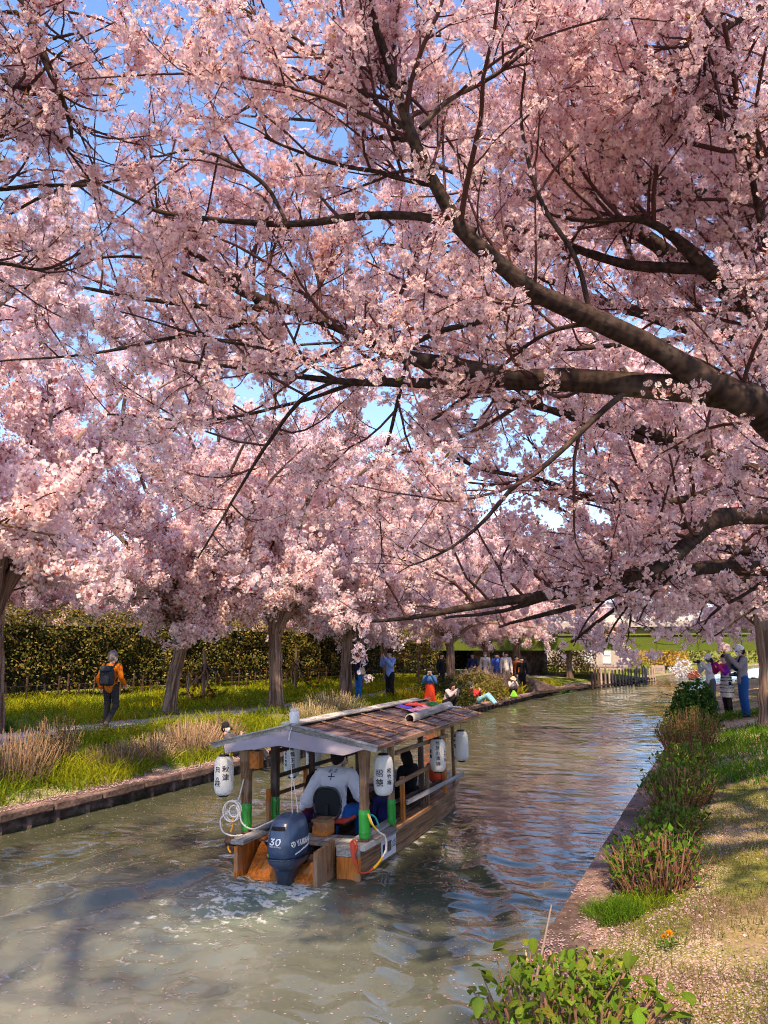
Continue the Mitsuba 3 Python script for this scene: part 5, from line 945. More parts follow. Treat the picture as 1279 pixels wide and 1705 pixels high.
person('person in a red jacket and pale jeans sitting back on the bank slope', (x, y, gz(x, y)), ya, top=(.50, .045, .04), legs=(.22, .46, .58), shoes=(.10, .06, .05), pose=recl, cap=(.06, .06, .07), brim=True, mask=(.72, .72, .72))
k = thing('shoulder_bag', 'black bag lying on the yellow green slope behind the sitting person', 'bag'); x, y = -9.8, 32.4; z = gz(x, y); m = bones([[((x - .12, y, z + .1), .10), ((x + .1, y - .1, z + .1), .09), ((x - .1, y, z + .33), .08), ((x + .06, y - .05, z + .3), .08)]], .05, 2); col(k, m, (.02, .018, .025), 'cloth', True)
col(k + '__strap', tube([(x - .15, y, z + .38), (x - .05, y - .1, z + .5), (x + .1, y - .08, z + .36)], .014, 6, 10), (.02, .02, .02), 'cloth')
x, y = -8.9, 34.3; ya = face_cam(x, y) + .3
person('child in a straw hat and red scarf crouching at the edge of the wall', (x, y, gz(x, y)), ya, top=(.62, .52, .54), legs=(.05, .03, .05), pose=crouch, cap=(.62, .50, .38), brim='round', scale=.86, collar=(.55, .05, .05))
k = thing('green_bag', 'small bright green bag in front of the crouching child', 'bag'); x, y = -8.62, 33.55; z = .30; m = bones([[((x - .1, y, z + .08), .07), ((x + .1, y, z + .08), .07), ((x, y, z + .26), .06)]], .05, 2); col(k, m, (.22, .55, .05), 'cloth', True)
x, y = -8.75, 35.6; ya = face_cam(x, y) + 1.1
bend = dict(pelvis=(0, -.05, .80), waist=(0, .06, .93), chest=(0, .23, 1.03), neck=(0, .38, 1.07), head=(0, .50, 1.08), shL=(-.17, .28, 1.06), shR=(.17, .28, 1.06), elL=(-.20, .38, .82), wrL=(-.06, .55, .92), elR=(.20, .38, .82), wrR=(.06, .55, .92), hipL=(-.09, -.04, .78), hipR=(.09, -.04, .78), knL=(-.11, .12, .45), anL=(-.12, -.05, .085), knR=(.11, .12, .45), anR=(.12, -.05, .085))
person('person in white clothes bending down beside the crouching child', (x, y, gz(x, y)), ya, top=(.70, .62, .64), legs=(.66, .58, .58), shoes=(.7, .62, .62), pose=bend, hair=(.12, .06, .04), coat=.5)
GL = 'group of people standing before the green bushes'
for lab, px, py, kw in (('woman in a cream coat with a white mask, leftmost of the standing group', -11.15, 37.9, dict(top=(.68, .62, .55), mask=(.8, .8, .8), coat=.5, hair=(.3, .2, .15))),
                        ('person in a bright blue jacket photographing, second in the standing group', -10.6, 38.0, dict(top=(.08, .16, .62), pose=CAM_UP, legs=(.06, .1, .3))),
                        ('man in a white shirt, tallest of the standing group', -10.0, 37.6, dict(top=(.66, .63, .60), legs=(.2, .15, .13), scale=1.08)),
                        ('person in an orange red top behind the man in the white shirt', -9.65, 38.3, dict(top=(.5, .12, .03), legs=(.02, .03, .05))),
                        ('person dressed all in black at the right end of the standing group', -9.2, 37.5, dict(top=(.01, .01, .012), legs=(.01, .01, .012), coat=.6)),
                        ('person with a white cap behind the blue jacket in the standing group', -10.5, 39.2, dict(top=(.35, .2, .3), cap=(.75, .73, .7), brim=True))):
    person(lab, (px, py, gz(px, py)), face_cam(px, py) + .2, res=.06, **kw)
x, y = -11.2, 34.9
person('person in navy standing beneath the pale trunks beyond the brown grass', (-11.6, 37.2, gz(-11.6, 37.2)), face_cam(x, y), top=(.02, .03, .10), legs=(.02, .02, .06), res=.06, scale=.95)
person('person in black leaning by the trunk behind the woman in red', (-11.1, 31.2, gz(-11.1, 31.2)), face_cam(x, y) + 1, top=(.012, .012, .014), legs=(.012, .012, .014), res=.06)
person('person in a dark cap sitting on the bank behind the boat roof', (-9.1, 13.4, .28), math.radians(-70), top=(.10, .09, .10), legs=(.03, .03, .04), pose=recl, scale=.8, cap=(.02, .02, .024), res=.05, look=(.4, 1, 0), mask=(.6, .6, .6))
# --- the near bank
x, y = .30, 22.1; ya = face_cam(x, y) - 1.15
mn, _ = person('man in a white cap, mask, grey jacket and blue jeans holding up a phone', (x, y, gz(x, y)), ya, top=(.27, .23, .24), legs=(.02, .085, .26), pose={**CAM_UP, 'wrL': (-.06, .36, 1.50), 'wrR': (.05, .36, 1.46)}, cap=(.75, .72, .74), brim=True, mask=(.78, .78, .78), scale=1.03, res=.04, coat=.12)
phone_thing('white edged phone held up by the man in the white cap', (x, y, gz(x, y)), ya, (0, .43, 1.54), 1.03)
camera_thing('black camera hanging at the side of the man in the grey jacket', (x, y, gz(x, y)), ya, (-.02, .20, 1.02), 1.03)
in_frame((x, y, gz(x, y)), ya, 1.03); k = thing('sling_bag', 'dark blue sling bag across the chest of the man in the grey jacket', 'bag'); col(k, bones([[((-.12, .17, 1.30), .05), ((.10, .19, 1.22), .05), ((-.05, .18, 1.15), .05)]], .05, 2), (.015, .025, .07), 'cloth', True); col(k + '__strap', tube([(-.13, .15, 1.33), (-.10, .05, 1.47), (.02, -.12, 1.42), (.14, -.10, 1.2), (.14, .1, 1.18)], .018, 6, 18), (.015, .015, .02), 'cloth'); LOCAL[0] = None
x, y = -.10, 23.6; ya = face_cam(x, y) - 1.0
wm, _ = person('woman in a magenta sweater and zigzag knitted dress aiming a camera', (x, y, gz(x, y)), ya, top=(.42, .02, .15), legs=(.012, .012, .014), pose=CAM_UP, hairlen=.1, scale=.98, res=.04, shoes=(.012, .012, .012), skirt=None)
in_frame((x, y, gz(x, y)), ya, .98)
R_ = []; a = np.linspace(0, 2 * np.pi, 49)[:-1]
for z, w in ((1.20, .155), (1.10, .155), (1.0, .165), (.88, .185), (.76, .195), (.64, .20), (.54, .205)): R_.append(np.stack([w * np.cos(a), w * .85 * np.sin(a) + .0, np.full(48, z)], 1))
dm = loft(R_); col(wm + '__dress', dm, (.40, .37, .35), 'cloth', 50)
for j, z0 in enumerate((1.06, .98, .86, .78, .66)):
    aa = np.linspace(0, 2 * np.pi, 73); zz = z0 + .025 * (np.arange(73) % 2); ww = np.interp(-zz, [-1.2, -1.1, -1.0, -.88, -.76, -.64, -.54], [.155, .155, .165, .185, .195, .20, .205]) + .002
    col(wm + '__zigzag_stripe', tube(np.stack([ww * np.cos(aa), ww * .85 * np.sin(aa), zz], 1), .007, 5), (.02, .018, .02), 'cloth')
col(wm + '__purple_sleeve', bones([[((-.175, 0, 1.395), .08), ((-.24, .18, 1.20), .07)]], .05, 2), (.14, .02, .28), 'cloth', True); LOCAL[0] = None
camera_thing('black camera with a lens held by the woman in magenta', (x, y, gz(x, y)), ya, (0, .42, 1.53), .98)
x, y = -.55, 26.2
person('person in a pale top behind the shrub, left of the woman in magenta', (x, y, gz(x, y)), face_cam(x, y) - .9, top=(.62, .60, .60), legs=(.1, .1, .12), cap=(.7, .68, .68), brim=True, pose=CAM_UP, res=.06, hair=(.2, .1, .06))
camera_thing('camera aimed by the person behind the shrub', (x, y, gz(x, y)), face_cam(x, y) - .9, (0, .42, 1.5))
# ------------------------------------------------------------------ grass, shrubs, petals
def blades(x, y, h, w, c, rng, lean=.45, base=-.02):
    n = len(x); b = np.stack([x, y, ground_z(x, y) + base], 1); a = rng.uniform(0, 2 * np.pi, n); s = np.stack([np.cos(a), np.sin(a), 0 * a], 1) * w[:, None]
    d = np.stack([rng.normal(0, lean, n), rng.normal(0, lean, n), np.ones(n)], 1); d = unit(d) * h[:, None]; m = b + d * .55; t = b + d + np.stack([d[:, 0] * .5, d[:, 1] * .5, -.12 * h], 1)
    V = np.stack([b - s, b + s, m + s * .75, m - s * .75, t], 1).reshape(-1, 3); k = (5 * np.arange(n))[:, None]
    F = np.vstack([k + [0, 1, 2], k + [0, 2, 3], k + [3, 2, 4]]); return trimesh.Trimesh(V, F, process=False), np.repeat(c, 5, 0)
def lush(n, x0, x1, y0, y1, rng, h=(.14, .32), w=.008, cs=((.11, .19, .012), (.32, .33, .018)), keep=None, f=.8):
    y = y0 + (y1 - y0) * rng.random(n) ** 1.35; x = rng.uniform(x0, x1, n) + shift_np(y)
    cl = meshkit.noise(np.stack([x * f, y * f, 0 * x + 2], -1)) + .35 * (meshkit.noise(np.stack([x * 3, y * 3, 0 * x + 4], -1)) - .5)
    k = rng.random(n) < np.clip((cl - .22) * 3.5, .12, 1)
    if keep is not None: k &= keep(x, y)
    x, y, cl = x[k], y[k], cl[k]; t = np.clip((cl - .3) * 1.8 + rng.normal(0, .2, len(x)), 0, 1)[:, None]
    c = vary(np.array(cs[0]) * (1 - t) + np.array(cs[1]) * t, len(x), rng, .2, .08); far = np.clip((y - 12) / 20, 0, 1)
    return blades(x, y, rng.uniform(*h, len(x)) * (.6 + .8 * cl), (w * (1 + 1.3 * far)) * rng.uniform(.7, 1.3, len(x)), c, rng)
rng = np.random.default_rng(77)
px = lambda y: np.interp(y, path_y, path_x)
foliage('bank_grass', [lush(56000, -12.2, -9.13, 4, 46, rng, (.18, .42), .008, keep=lambda x, y: x > px(y) * 1.0 * (y < 44) + -99 * (y >= 44) + .85)], 'leaf')
labels['bank_grass'] = {'kind': 'stuff', 'label': 'lush green and yellow weeds on the far bank slope'}
foliage('meadow_grass', [lush(60000, -24, -13.0, 6, 46, rng, (.16, .34), .010, ((.15, .22, .012), (.40, .38, .02)), keep=lambda x, y: x < px(y) - .8)], 'leaf')
labels['meadow_grass'] = {'kind': 'stuff', 'label': 'bright grass between the path and the hedge'}
foliage('slope_grass', [lush(9000, -11.5, -9.13, 26, 44, rng, (.3, .6), .012, ((.26, .25, .02), (.48, .38, .03)))], 'leaf')
labels['slope_grass'] = {'kind': 'stuff', 'label': 'tall yellow green grass on the far slope under the people'}
foliage('near_grass', [lush(15000, -.55, 2.6, 9.5, 24, rng, (.10, .26), .007, ((.05, .14, .012), (.15, .25, .02)), keep=lambda x, y: ~((np.abs(y - 20.8) < 1.0) & (np.abs(x - .1) < .8)) & ((y > 11.5) | (x > .8))),
                       lush(60000, -.9, 2.8, 2.4, 12, rng, (.03, .11), .0026, ((.09, .12, .018), (.27, .22, .07)), f=1.3)], 'leaf')
labels['near_grass'] = {'kind': 'stuff', 'label': 'green and straw coloured grass on the near bank'}
# fallen petals: on the near bank, the coping, the foot of the far bank, and on the water
def fallen(key, x, y, z, rng, s=.0085, label='', tilt=.5):
    n = len(x); nn = unit(np.stack([rng.normal(0, tilt, n), rng.normal(0, tilt, n), np.ones(n)], 1)); a, b = basis(nn, rng); sz = s * rng.uniform(.7, 1.3, (n, 1))
    foliage(key, [quads(np.stack([x, y, z + .006 * rng.random(n)], 1), a * sz, b * sz * .8, vary((.70, .49, .52), n, rng, .2))], 'petal'); labels[key] = {'kind': 'stuff', 'label': label}
n = 75000; y = 2.2 + 20 * rng.random(n) ** 1.9; x = -1.0 + 4.2 * rng.random(n) * (.25 + .75 * np.clip((y - 2) / 6, 0, 1)); d = meshkit.noise(np.stack([x * 1.5, y * 1.1, 0 * x + 1], -1)); k = rng.random(n) < np.clip((d - .31) * 3.6, .06, 1); x, y = x[k], y[k]
fallen('petal_litter', x, y, ground_z(x, y) + .004, rng, .0095, 'fallen pink petals lying on the near bank', .6)
n = 11000; y = 2.5 + 24 * rng.random(n) ** 1.6; x = rng.uniform(-1.30, -.98, n); d = meshkit.noise(np.stack([x * 5, y * 2.2, 0 * x + 6], -1)); k = (rng.random(n) < np.clip((d - .47) * 4, .04, 1)); x, y = x[k], y[k]
fallen('coping_petals', x, y, np.full(len(x), .456), rng, .0085, 'fallen pink petals on the near canal coping', .12)
n = 9000; y = rng.uniform(5, 40, n); x = XL - .02 - np.abs(rng.normal(0, .2, n)); fallen('far_bank_petals', x + shift_np(y), y, np.where(x > -9.1, .296, ground_z(x, y) + .01), rng, .014, 'fallen pale petals along the top of the far wall', .2)
n = 15000; y = 2.5 + 40 * rng.random(n) ** 1.7; x = rng.uniform(-8.8, -1.35, n); d = meshkit.noise(np.stack([x * .8, y * .9, 0 * x + 3], -1)) + .5 * meshkit.noise(np.stack([x * 3, y * 3.5, 0 * x + 4], -1)) + .25 * np.exp(-(x + 1.4) / .8) + .2 * np.clip((y - 24) / 10, 0, 1)
lx, ly = (x - BO[0]) * BS[0] + (y - BO[1]) * BS[1], (x - BO[0]) * BF[0] + (y - BO[1]) * BF[1]
k = (rng.random(n) < np.clip((d - .72) * 3, .05, 1)) & ~((abs(lx) < .86) & (ly > -.6) & (ly < 4.6)); x, y = x[k] + shift_np(y[k]), y[k]
fallen('floating_petals', x, y, water_h(x, y) + .003, rng, .0085, 'pale petals floating on the canal', .08)

def stem_shrub(label, x, y, rx, ry, h, ns, nl, seed, stem=(.30, .19, .115), leaf=(.10, .15, .02), lsize=.035, top=.5, parts=False, group=None, name='shrub'):
    """Bundles of dry brown stems with young leaves; parts: every leaf and stem an entry of its own."""
    r = np.random.default_rng(seed); k = thing(name, label, 'shrub', group); a, q = r.uniform(0, 2 * np.pi, ns), np.sqrt(r.random(ns))
    bx, by = x + rx * .75 * q * np.cos(a), y + ry * .75 * q * np.sin(a); b = np.stack([bx, by, ground_z(bx, by) - .03], 1); hh = h * r.uniform(.6, 1.08, ns) * (1.05 - .35 * q ** 2)
    t = b + np.stack([rx * .4 * q * np.cos(a) + r.normal(0, .05, ns), ry * .4 * q * np.sin(a) + r.normal(0, .05, ns), hh], 1); mid = (b + t) / 2 + r.normal(0, .02 * h / .6, (ns, 3)); P = np.stack([b, mid, t], 1); R = r.uniform(.0035, .0075, ns)[:, None] * np.array([1.15, 1, .75])
    C = vary(stem, ns, r, .3)
    if parts:
        for i in range(ns): V, F, _ = tubes(P[i:i + 1], R[i:i + 1] * 1.2, 6); col(k + '__stem', trimesh.Trimesh(V, F, process=False), C[i], 'paint', True)
    else:
        V, F, _ = tubes(P, R, 4); col(k + '__stems', trimesh.Trimesh(V, F, process=False), np.repeat(C, 3 * 5, 0), 'paint', True, 'stuff')
    w = r.integers(0, ns, nl); u = np.where(r.random(nl) < top, r.uniform(.8, 1.06, nl), r.uniform(.1, 1, nl))[:, None]; p = P[w, 0] * (1 - u) + P[w, 2] * u + r.normal(0, .02, (nl, 3))
    d = unit(np.stack([r.normal(0, .8, nl), r.normal(0, .8, nl), r.uniform(.1, 1.3, nl)], 1)); aa, bb = basis(d, r); side = unit(np.cross(d, [0, 0, 1.0]) + 1e-3); sz = lsize * r.uniform(.5, 1.25, (nl, 1)); lc = vary(leaf, nl, r, .28, .1)
    if parts:
        g = np.linspace(0, 1, 6); wd = np.array([.12, .34, .5, .52, .34, .02])
        for i in range(nl):
            s, dd = sz[i, 0] * 2.1, d[i]; nn = np.cross(side[i], dd); L = p[i] + np.outer(g * s, dd) - np.outer(g ** 2 * s * .25, [0, 0, 1]); fold = np.outer(wd * s * .14, nn)
            V = np.vstack([L - np.outer(wd * s * .5, side[i]) + fold, L, L + np.outer(wd * s * .5, side[i]) + fold]); F = []
            for j in range(5):
                for o in (0, 6): F += [(j + o, j + 1 + o, j + 7 + o), (j + o, j + 7 + o, j + 6 + o)]
            key = free(k + '__leaf'); scene[key] = mikit.ply((V, np.array(F)), 'leaf', smooth=True, color=np.tile(lc[i], (18, 1)) * np.repeat([1, 1.15, 1], 6)[:, None])
    elif nl: foliage(k + '__leaves', [quads(p + d * sz, d * sz, side * sz * .55 + aa * sz * .1, lc)], 'leaf')
    return k
# far bank, from the left
stem_shrub('dry brown stem shrub nearest the left edge on the far bank', -10.15, 8.95, .6, .6, .78, 380, 160, 1, leaf=(.16, .13, .03))
stem_shrub('dry stem shrub with a leafy green top, second from the left on the far bank', -10.3, 9.9, .3, .4, .85, 200, 300, 2, leaf=(.11, .10, .03), top=.9)
stem_shrub('low dry brown stem shrub, third from the left on the far bank', -9.8, 10.75, .42, .55, .46, 300, 120, 3, leaf=(.12, .1, .03))
stem_shrub('pale brown stem shrub below the feet of the hiker, fourth from the left', -9.85, 11.75, .42, .6, .5, 330, 60, 4, stem=(.40, .27, .17), leaf=(.15, .13, .03))
stem_shrub('pale brown stem shrub below the forked trunk, largest on the far bank', -9.95, 13.0, .5, .8, .66, 460, 70, 5, stem=(.38, .25, .155), leaf=(.14, .12, .03))
stem_shrub('dark brown stem shrub left of the boat roof on the far bank', -10.05, 14.3, .4, .5, .6, 220, 120, 6, leaf=(.10, .1, .03))
stem_shrub('straw coloured reed clump behind the middle of the boat roof', -10.6, 20.6, .9, .8, .72, 520, 260, 7, stem=(.40, .30, .16), leaf=(.17, .15, .04))
stem_shrub('straw coloured reed clump right of the white jar on the boat roof', -10.2, 18.6, .7, .6, .6, 330, 160, 8, stem=(.38, .29, .15), leaf=(.19, .17, .04))
stem_shrub('pale pink brown grass clump before the standing group', -10.6, 35.4, 1.3, 1.3, 1.05, 700, 0, 9, stem=(.52, .36, .27))
# near bank
stem_shrub('clipped green topped stem shrub just left of the two photographers', -.80, 16.2, .52, .75, .78, 420, 2600, 10, stem=(.24, .12, .065), leaf=(.13, .15, .025), lsize=.028, top=.93)
stem_shrub('brown stem shrub with bright leaves, second along the near coping', -.72, 13.2, .36, .6, .46, 330, 1200, 11, stem=(.26, .13, .07), leaf=(.11, .2, .02), lsize=.035, top=.75)
stem_shrub('brown stem shrub with green leaves, middle of the near coping', -.68, 10.6, .38, .7, .50, 330, 1200, 12, stem=(.26, .13, .075), leaf=(.10, .17, .02), lsize=.036, top=.65)
stem_shrub('low leafy stem shrub between two taller ones on the near coping', -.66, 8.8, .28, .5, .34, 180, 800, 15, stem=(.26, .13, .075), leaf=(.10, .17, .02), lsize=.034, top=.65)
stem_shrub('brown stem shrub right of the green weed tuft on the near coping', -.66, 7.0, .34, .5, .45, 300, 1000, 13, stem=(.27, .13, .075), leaf=(.09, .165, .02), lsize=.034, top=.55)
stem_shrub('low leafy shrub with brown stems nearest the camera at the bottom', -.92, 4.2, .46, .55, .40, 130, 300, 14, stem=(.29, .16, .10), leaf=(.15, .22, .022), lsize=.047, top=.8, parts=True)
_k = [q for q in labels if q.startswith('shrub')][-1]; r = np.random.default_rng(99); n = 900; q, a = np.sqrt(r.random(n)), r.uniform(0, 2 * np.pi, n)
p = np.stack([-.92 + .42 * q * np.cos(a), 4.2 + .5 * q * np.sin(a), 0 * a], 1); p[:, 2] = ground_z(p[:, 0], p[:, 1]) + r.uniform(.12, .40, n) * (1.05 - .35 * q ** 2); d = unit(np.stack([r.normal(0, .8, n), r.normal(0, .8, n), r.uniform(.1, 1.3, n)], 1)); sd = unit(np.cross(d, [0, 0, 1.0])); s = .03 * r.uniform(.5, 1.2, (n, 1))
foliage(_k + '__small_leaves', [quads(p, d * s, sd * s * .55, vary((.13, .20, .022), n, r, .3, .1))], 'leaf')
k = thing('fallen_twig', 'bare grey twig leaning out of the leafy shrub at the bottom', 'twig'); col(k, tube([(-1.05, 4.0, .5), (-1.0, 4.25, .8), (-.98, 4.5, 1.02)], [.008, .007, .004], 7, 12), (.24, .17, .13))
def tuft(label, x, y, r_, n, h, c, seed, w=.006):
    r = np.random.default_rng(seed); q, a = np.sqrt(r.random(n)) * r_, r.uniform(0, 2 * np.pi, n); X, Y_ = x + q * np.cos(a), y + q * np.sin(a); k = thing('weed_tuft', label, 'weeds'); foliage(k, [blades(X, Y_, h * r.uniform(.5, 1.1, n) * (1.1 - .5 * (q / r_) ** 2), w * r.uniform(.6, 1.2, n), vary(c, n, r, .22, .08), r, .35)], 'leaf', None)
tuft('bright green feathery weed tuft beside the near coping', -.92, 6.3, .22, 1500, .22, (.10, .19, .015), 1, .0028)
tuft('yellow green weed tuft below the nearest brown stem shrub', -.74, 6.55, .24, 1000, .17, (.2, .26, .02), 2, .004)
tuft('green weed clump at the foot of the twisted cherry trunk', -11.7, 20.9, .22, 260, .42, (.16, .28, .02), 3, .014)
tuft('dark green leafy clump in the meadow left of the hiker', -14.9, 12.6, .35, 320, .42, (.05, .16, .03), 4, .014)
k = thing('dandelion', 'orange dandelion flowers in the grass of the near bank', 'flower')
for x, y, r_ in ((-.47, 5.6, .022), (-.50, 5.54, .018)):
    z = gz(x, y); r = np.random.default_rng(int(r_ * 1e4)); q = unit(r.normal(size=(90, 3)) * [1, 1, .5] + [0, 0, .6]); _, bb = basis(q, r); m, cc = quads(np.array([x, y, z + .075]) + q * r_ * .6, q * r_ * .5, bb * .004, vary((.85, .36, .01), 90, r, .15)); col(k + '__flower_head', m, cc, 'leaf', False)
    col(k + '__stem', tube([(x, y, z - .01), (x + .005, y, z + .04), (x, y, z + .075)], .0025, 6, 6), (.2, .25, .06))
    for j in range(5): a = j * 1.25; col(k + '__leaf', trimesh.convex.convex_hull(np.array([(x, y, z + .01), (x + .07 * math.cos(a), y + .07 * math.sin(a), z + .035), (x + .04 * math.cos(a + .3), y + .04 * math.sin(a + .3), z + .03), (x + .04 * math.cos(a - .3), y + .04 * math.sin(a - .3), z + .032)])), (.08, .17, .02), 'leaf', False)

def mass(key, n, fn, size, c, seed, up=.3, bsdf='leaf', kind='stuff', hue=.08):
    """Leaves over a volume: fn(r, n) gives points and outward directions."""
    r = np.random.default_rng(seed); p, o = fn(r, n); n = len(p); d = unit(o + .8 * r.normal(size=(n, 3)) + [0, 0, up]); a, b = basis(d, r); s = size * r.uniform(.6, 1.3, (n, 1)); c = np.asarray(c); cc = vary(c[r.integers(0, len(c), n)], n, r, .25, hue)
    foliage(key, [quads(p, a * s, b * s * .55, cc)], bsdf, kind)
def dome(x, y, rx, ry, h, z0=None):
    def fn(r, n):
        o = unit(r.normal(size=(n, 3))); o[:, 2] = np.abs(o[:, 2]); q = 1 - .45 * r.random((n, 1)) ** 2; nz = .78 + .44 * meshkit.noise(o * 3.2 + x); p = o * q * nz[:, None] * [rx, ry, h] + [x, y, 0]; p[:, 2] += gz(x, y) if z0 is None else z0; return p, o
    return fn
def bush(label, x, y, rx, ry, h, n, size, c, seed, catg='bush', name='bush', z0=None, stems=6):
    k = thing(name, label, catg); mass(k + '__foliage', n, dome(x, y, rx, ry, h, z0), size, c, seed); r = np.random.default_rng(seed); z = gz(x, y) if z0 is None else z0
    P = np.stack([[(x, y, z - .05), (x + rx * .3 * r.normal(), y + ry * .3 * r.normal(), z + h * .45), (x + rx * .5 * r.normal(), y + ry * .5 * r.normal(), z + h * .8)] for _ in range(stems)]); V, F, _ = tubes(P, np.tile([.02, .013, .006], (stems, 1)), 5); col(k + '__stems', trimesh.Trimesh(V, F, process=False), (.10, .065, .045), 'paint', True, 'stuff'); return k
bush('dark green azalea bush behind the woman in the red skirt', -9.75, 27.6, 1.2, 1.1, .95, 5000, .05, [(.045, .065, .02), (.07, .06, .025)], 3)
bush('round olive bush on the slope above the sitting person', -9.9, 32.0, 1.3, 1.5, 1.15, 6500, .05, [(.17, .15, .04), (.24, .19, .06)], 4)
bush('large dark green bush mound beside the stone ramp before the bridge', -8.75, 43.8, 1.7, 2.0, 1.35, 6000, .07, [(.03, .10, .02), (.06, .15, .025)], 5)
bush('glossy green leafy shrub under white blossom left of the woman in magenta', -.85, 20.6, .62, .8, 1.15, 5200, .045, [(.05, .13, .02), (.11, .17, .03), (.025, .06, .012)], 6)
bush('yellow flowering bush under the bridge beyond the standing group', -10.5, 57, 1.8, 1.4, 2.3, 3500, .08, [(.62, .38, .03), (.5, .4, .06)], 7)
bush('orange yellow bush under the bridge right of the house windows', -5.5, 76, 2.4, 1.6, 3.0, 3500, .11, [(.6, .36, .06), (.5, .38, .1)], 8, z0=.9)
bush('white blossom bush far off under the bridge', -3.8, 72, 1.5, 1.2, 2.6, 2600, .09, [(.8, .72, .72), (.74, .68, .66)], 9)
bush('small red leaved bush beside the white blossom bush', -2.7, 71, .8, .7, 1.9, 1200, .08, [(.5, .06, .04), (.4, .1, .05)], 10)
bush('bright yellow green bush on the far bend below the bridge', -2.0, 70, 1.6, 1.0, 1.25, 2600, .08, [(.25, .33, .02), (.35, .38, .03)], 11)
bush('pale green bush in front of the stone wall beyond the piles', -6.6, 66, 1.1, .8, 1.0, 1800, .07, [(.2, .28, .03), (.3, .32, .05)], 12)
# hedge with a fence of dark stakes at its foot
hd_a, hd_b = np.array([-24.6, 6.0]), np.array([-17.6, 62.0])
def hedge_fn(r, n):
    t = r.random(n) ** 1.25; f = r.integers(0, 4, n); u = r.random(n); h = 2.75 + 1.0 * (meshkit.noise(np.stack([t * 46, 0 * t, 0 * t], -1)) - .5); w = .9 + .5 * (meshkit.noise(np.stack([t * 90, u * 4, 0 * t + 3], -1)) - .5)
    z = np.where(f < 3, .15 + (h - .15) * u ** .8, h + .12 * r.normal(size=n)); off = np.where(f < 3, w * (1 - .25 * np.clip(z / h - .7, 0, 1)) - .3 * r.random(n) ** 2, r.uniform(-1, 1, n) * w); keep = r.random(n) < np.where(z < .9, .45, 1)
    d = hd_b - hd_a; L = np.linalg.norm(d); d = d / L; nrm = np.array([d[1], -d[0]]); xy = hd_a + np.outer(t * L, d) + off[:, None] * nrm; p = np.stack([xy[:, 0], xy[:, 1], .62 + z], 1); o = np.where((f < 3)[:, None], [nrm[0], nrm[1], .25], [0, 0, 1.0]); return p[keep], o[keep]
k = thing('hedge', 'tall dark green hedge with olive leaves behind the meadow', 'hedge'); mass(k + '__foliage', 62000, hedge_fn, .062, [(.08, .10, .02), (.18, .16, .035), (.36, .29, .10), (.05, .06, .018), (.26, .19, .05)], 15)
d = hd_b - hd_a; L = np.linalg.norm(d); ang = math.atan2(d[1], d[0])
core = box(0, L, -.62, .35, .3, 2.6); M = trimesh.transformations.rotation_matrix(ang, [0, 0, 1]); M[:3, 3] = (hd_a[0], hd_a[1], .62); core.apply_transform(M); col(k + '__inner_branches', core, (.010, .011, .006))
k = thing('stake_fence', 'dark row of old wooden stakes at the foot of the hedge', 'fence'); r = np.random.default_rng(6)
for t in np.concatenate([np.arange(12, 22, .42), np.arange(22, 40, .5)]) + r.normal(0, .08, 93)[:len(np.concatenate([np.arange(12, 22, .42), np.arange(22, 40, .5)]))]:
    q = hd_a + d / L * (t + r.normal(0, .03)) + np.array([d[1], -d[0]]) / L * (1.05 + r.normal(0, .03)); z = .60; wood(k + '__stake', beam((q[0], q[1], z - .1), (q[0] + r.normal(0, .05), q[1] + r.normal(0, .05), z + r.uniform(.4, .95)), .055, .055, (0, 1, 0), .008), 13)
col(k + '__wire', tube([(*(hd_a + d / L * t + np.array([d[1], -d[0]]) / L * 1.09), 1.15) for t in (12, 20, 30, 40)], .008, 5, 20), (.08, .06, .05))
# slim young trees with bronze leaves
def young(label, x, y, h, seed, c=((.30, .16, .025), (.22, .15, .03)), r0=.065, stake=True, nl=2600):
    ls = crown_limbs(seed, h=h * .45, rt=r0, lean=(.02, .05), n=6, top=h, spread=1.3, low=()); k = thing('young_tree', label, 'tree'); z = gz(x, y); r = np.random.default_rng(seed); PP = []
    for i, l in enumerate(moved(ls, x, y, z)):
        a = catmull(np.array(l), 14); V, F, uv = tubes(a[None, :, :3], np.maximum(a[None, :, 3], .004), 8); uvm(k + ('__trunk' if i == 0 else '__limb'), (V, F), uv, 'oldbark', True); PP.append(a[5:, :3])
    P1, R1 = spawn(np.stack(PP[1:]), np.full((len(PP) - 1, 9), .012), 5, .3, .8, .5, 1.1, .4, r); v, f, _ = tubes(P1, np.maximum(R1, .003), 3); kk = k + '__twigs'; scene[kk] = mikit.ply((v, f), 'twig', smooth=True); note(kk, 'stuff', None)
    C = along(P1, nl / max(1, np.linalg.norm(np.diff(P1, axis=1), axis=-1).sum()), r); n = len(C); dd = unit(r.normal(size=(n, 3))); a, b = basis(dd, r); s = .04 * r.uniform(.6, 1.3, (n, 1)); foliage(k + '__leaves', [quads(C + dd * .05, a * s, b * s * .6, vary(np.array(c)[r.integers(0, len(c), n)], n, r, .25))], 'leaf')
    if stake: s_ = thing('tree_stake', 'short grey stake beside the slim bronze leaved tree', 'stake'); wood(s_, beam((x - .55, y - .1, z - .1), (x - .52, y - .1, z + .95), .07, .07, (0, 1, 0), .008), 10)
young('slim young tree with bronze leaves right of the forked cherry trunk', -16.4, 22.0, 2.9, 41)
young('slim young tree with olive leaves right of the twisted cherry trunk', -17.0, 29.2, 3.0, 42, stake=False)
young('thin pale young tree behind the blossom spray near the hedge', -14.6, 37.5, 3.4, 43, ((.35, .25, .08), (.28, .2, .06)), .06, False)
young('bare tan shrub tree showing above the hedge on the left', -25.9, 27.0, 5.6, 44, ((.42, .25, .13), (.36, .2, .1)), .08, False, 3000)
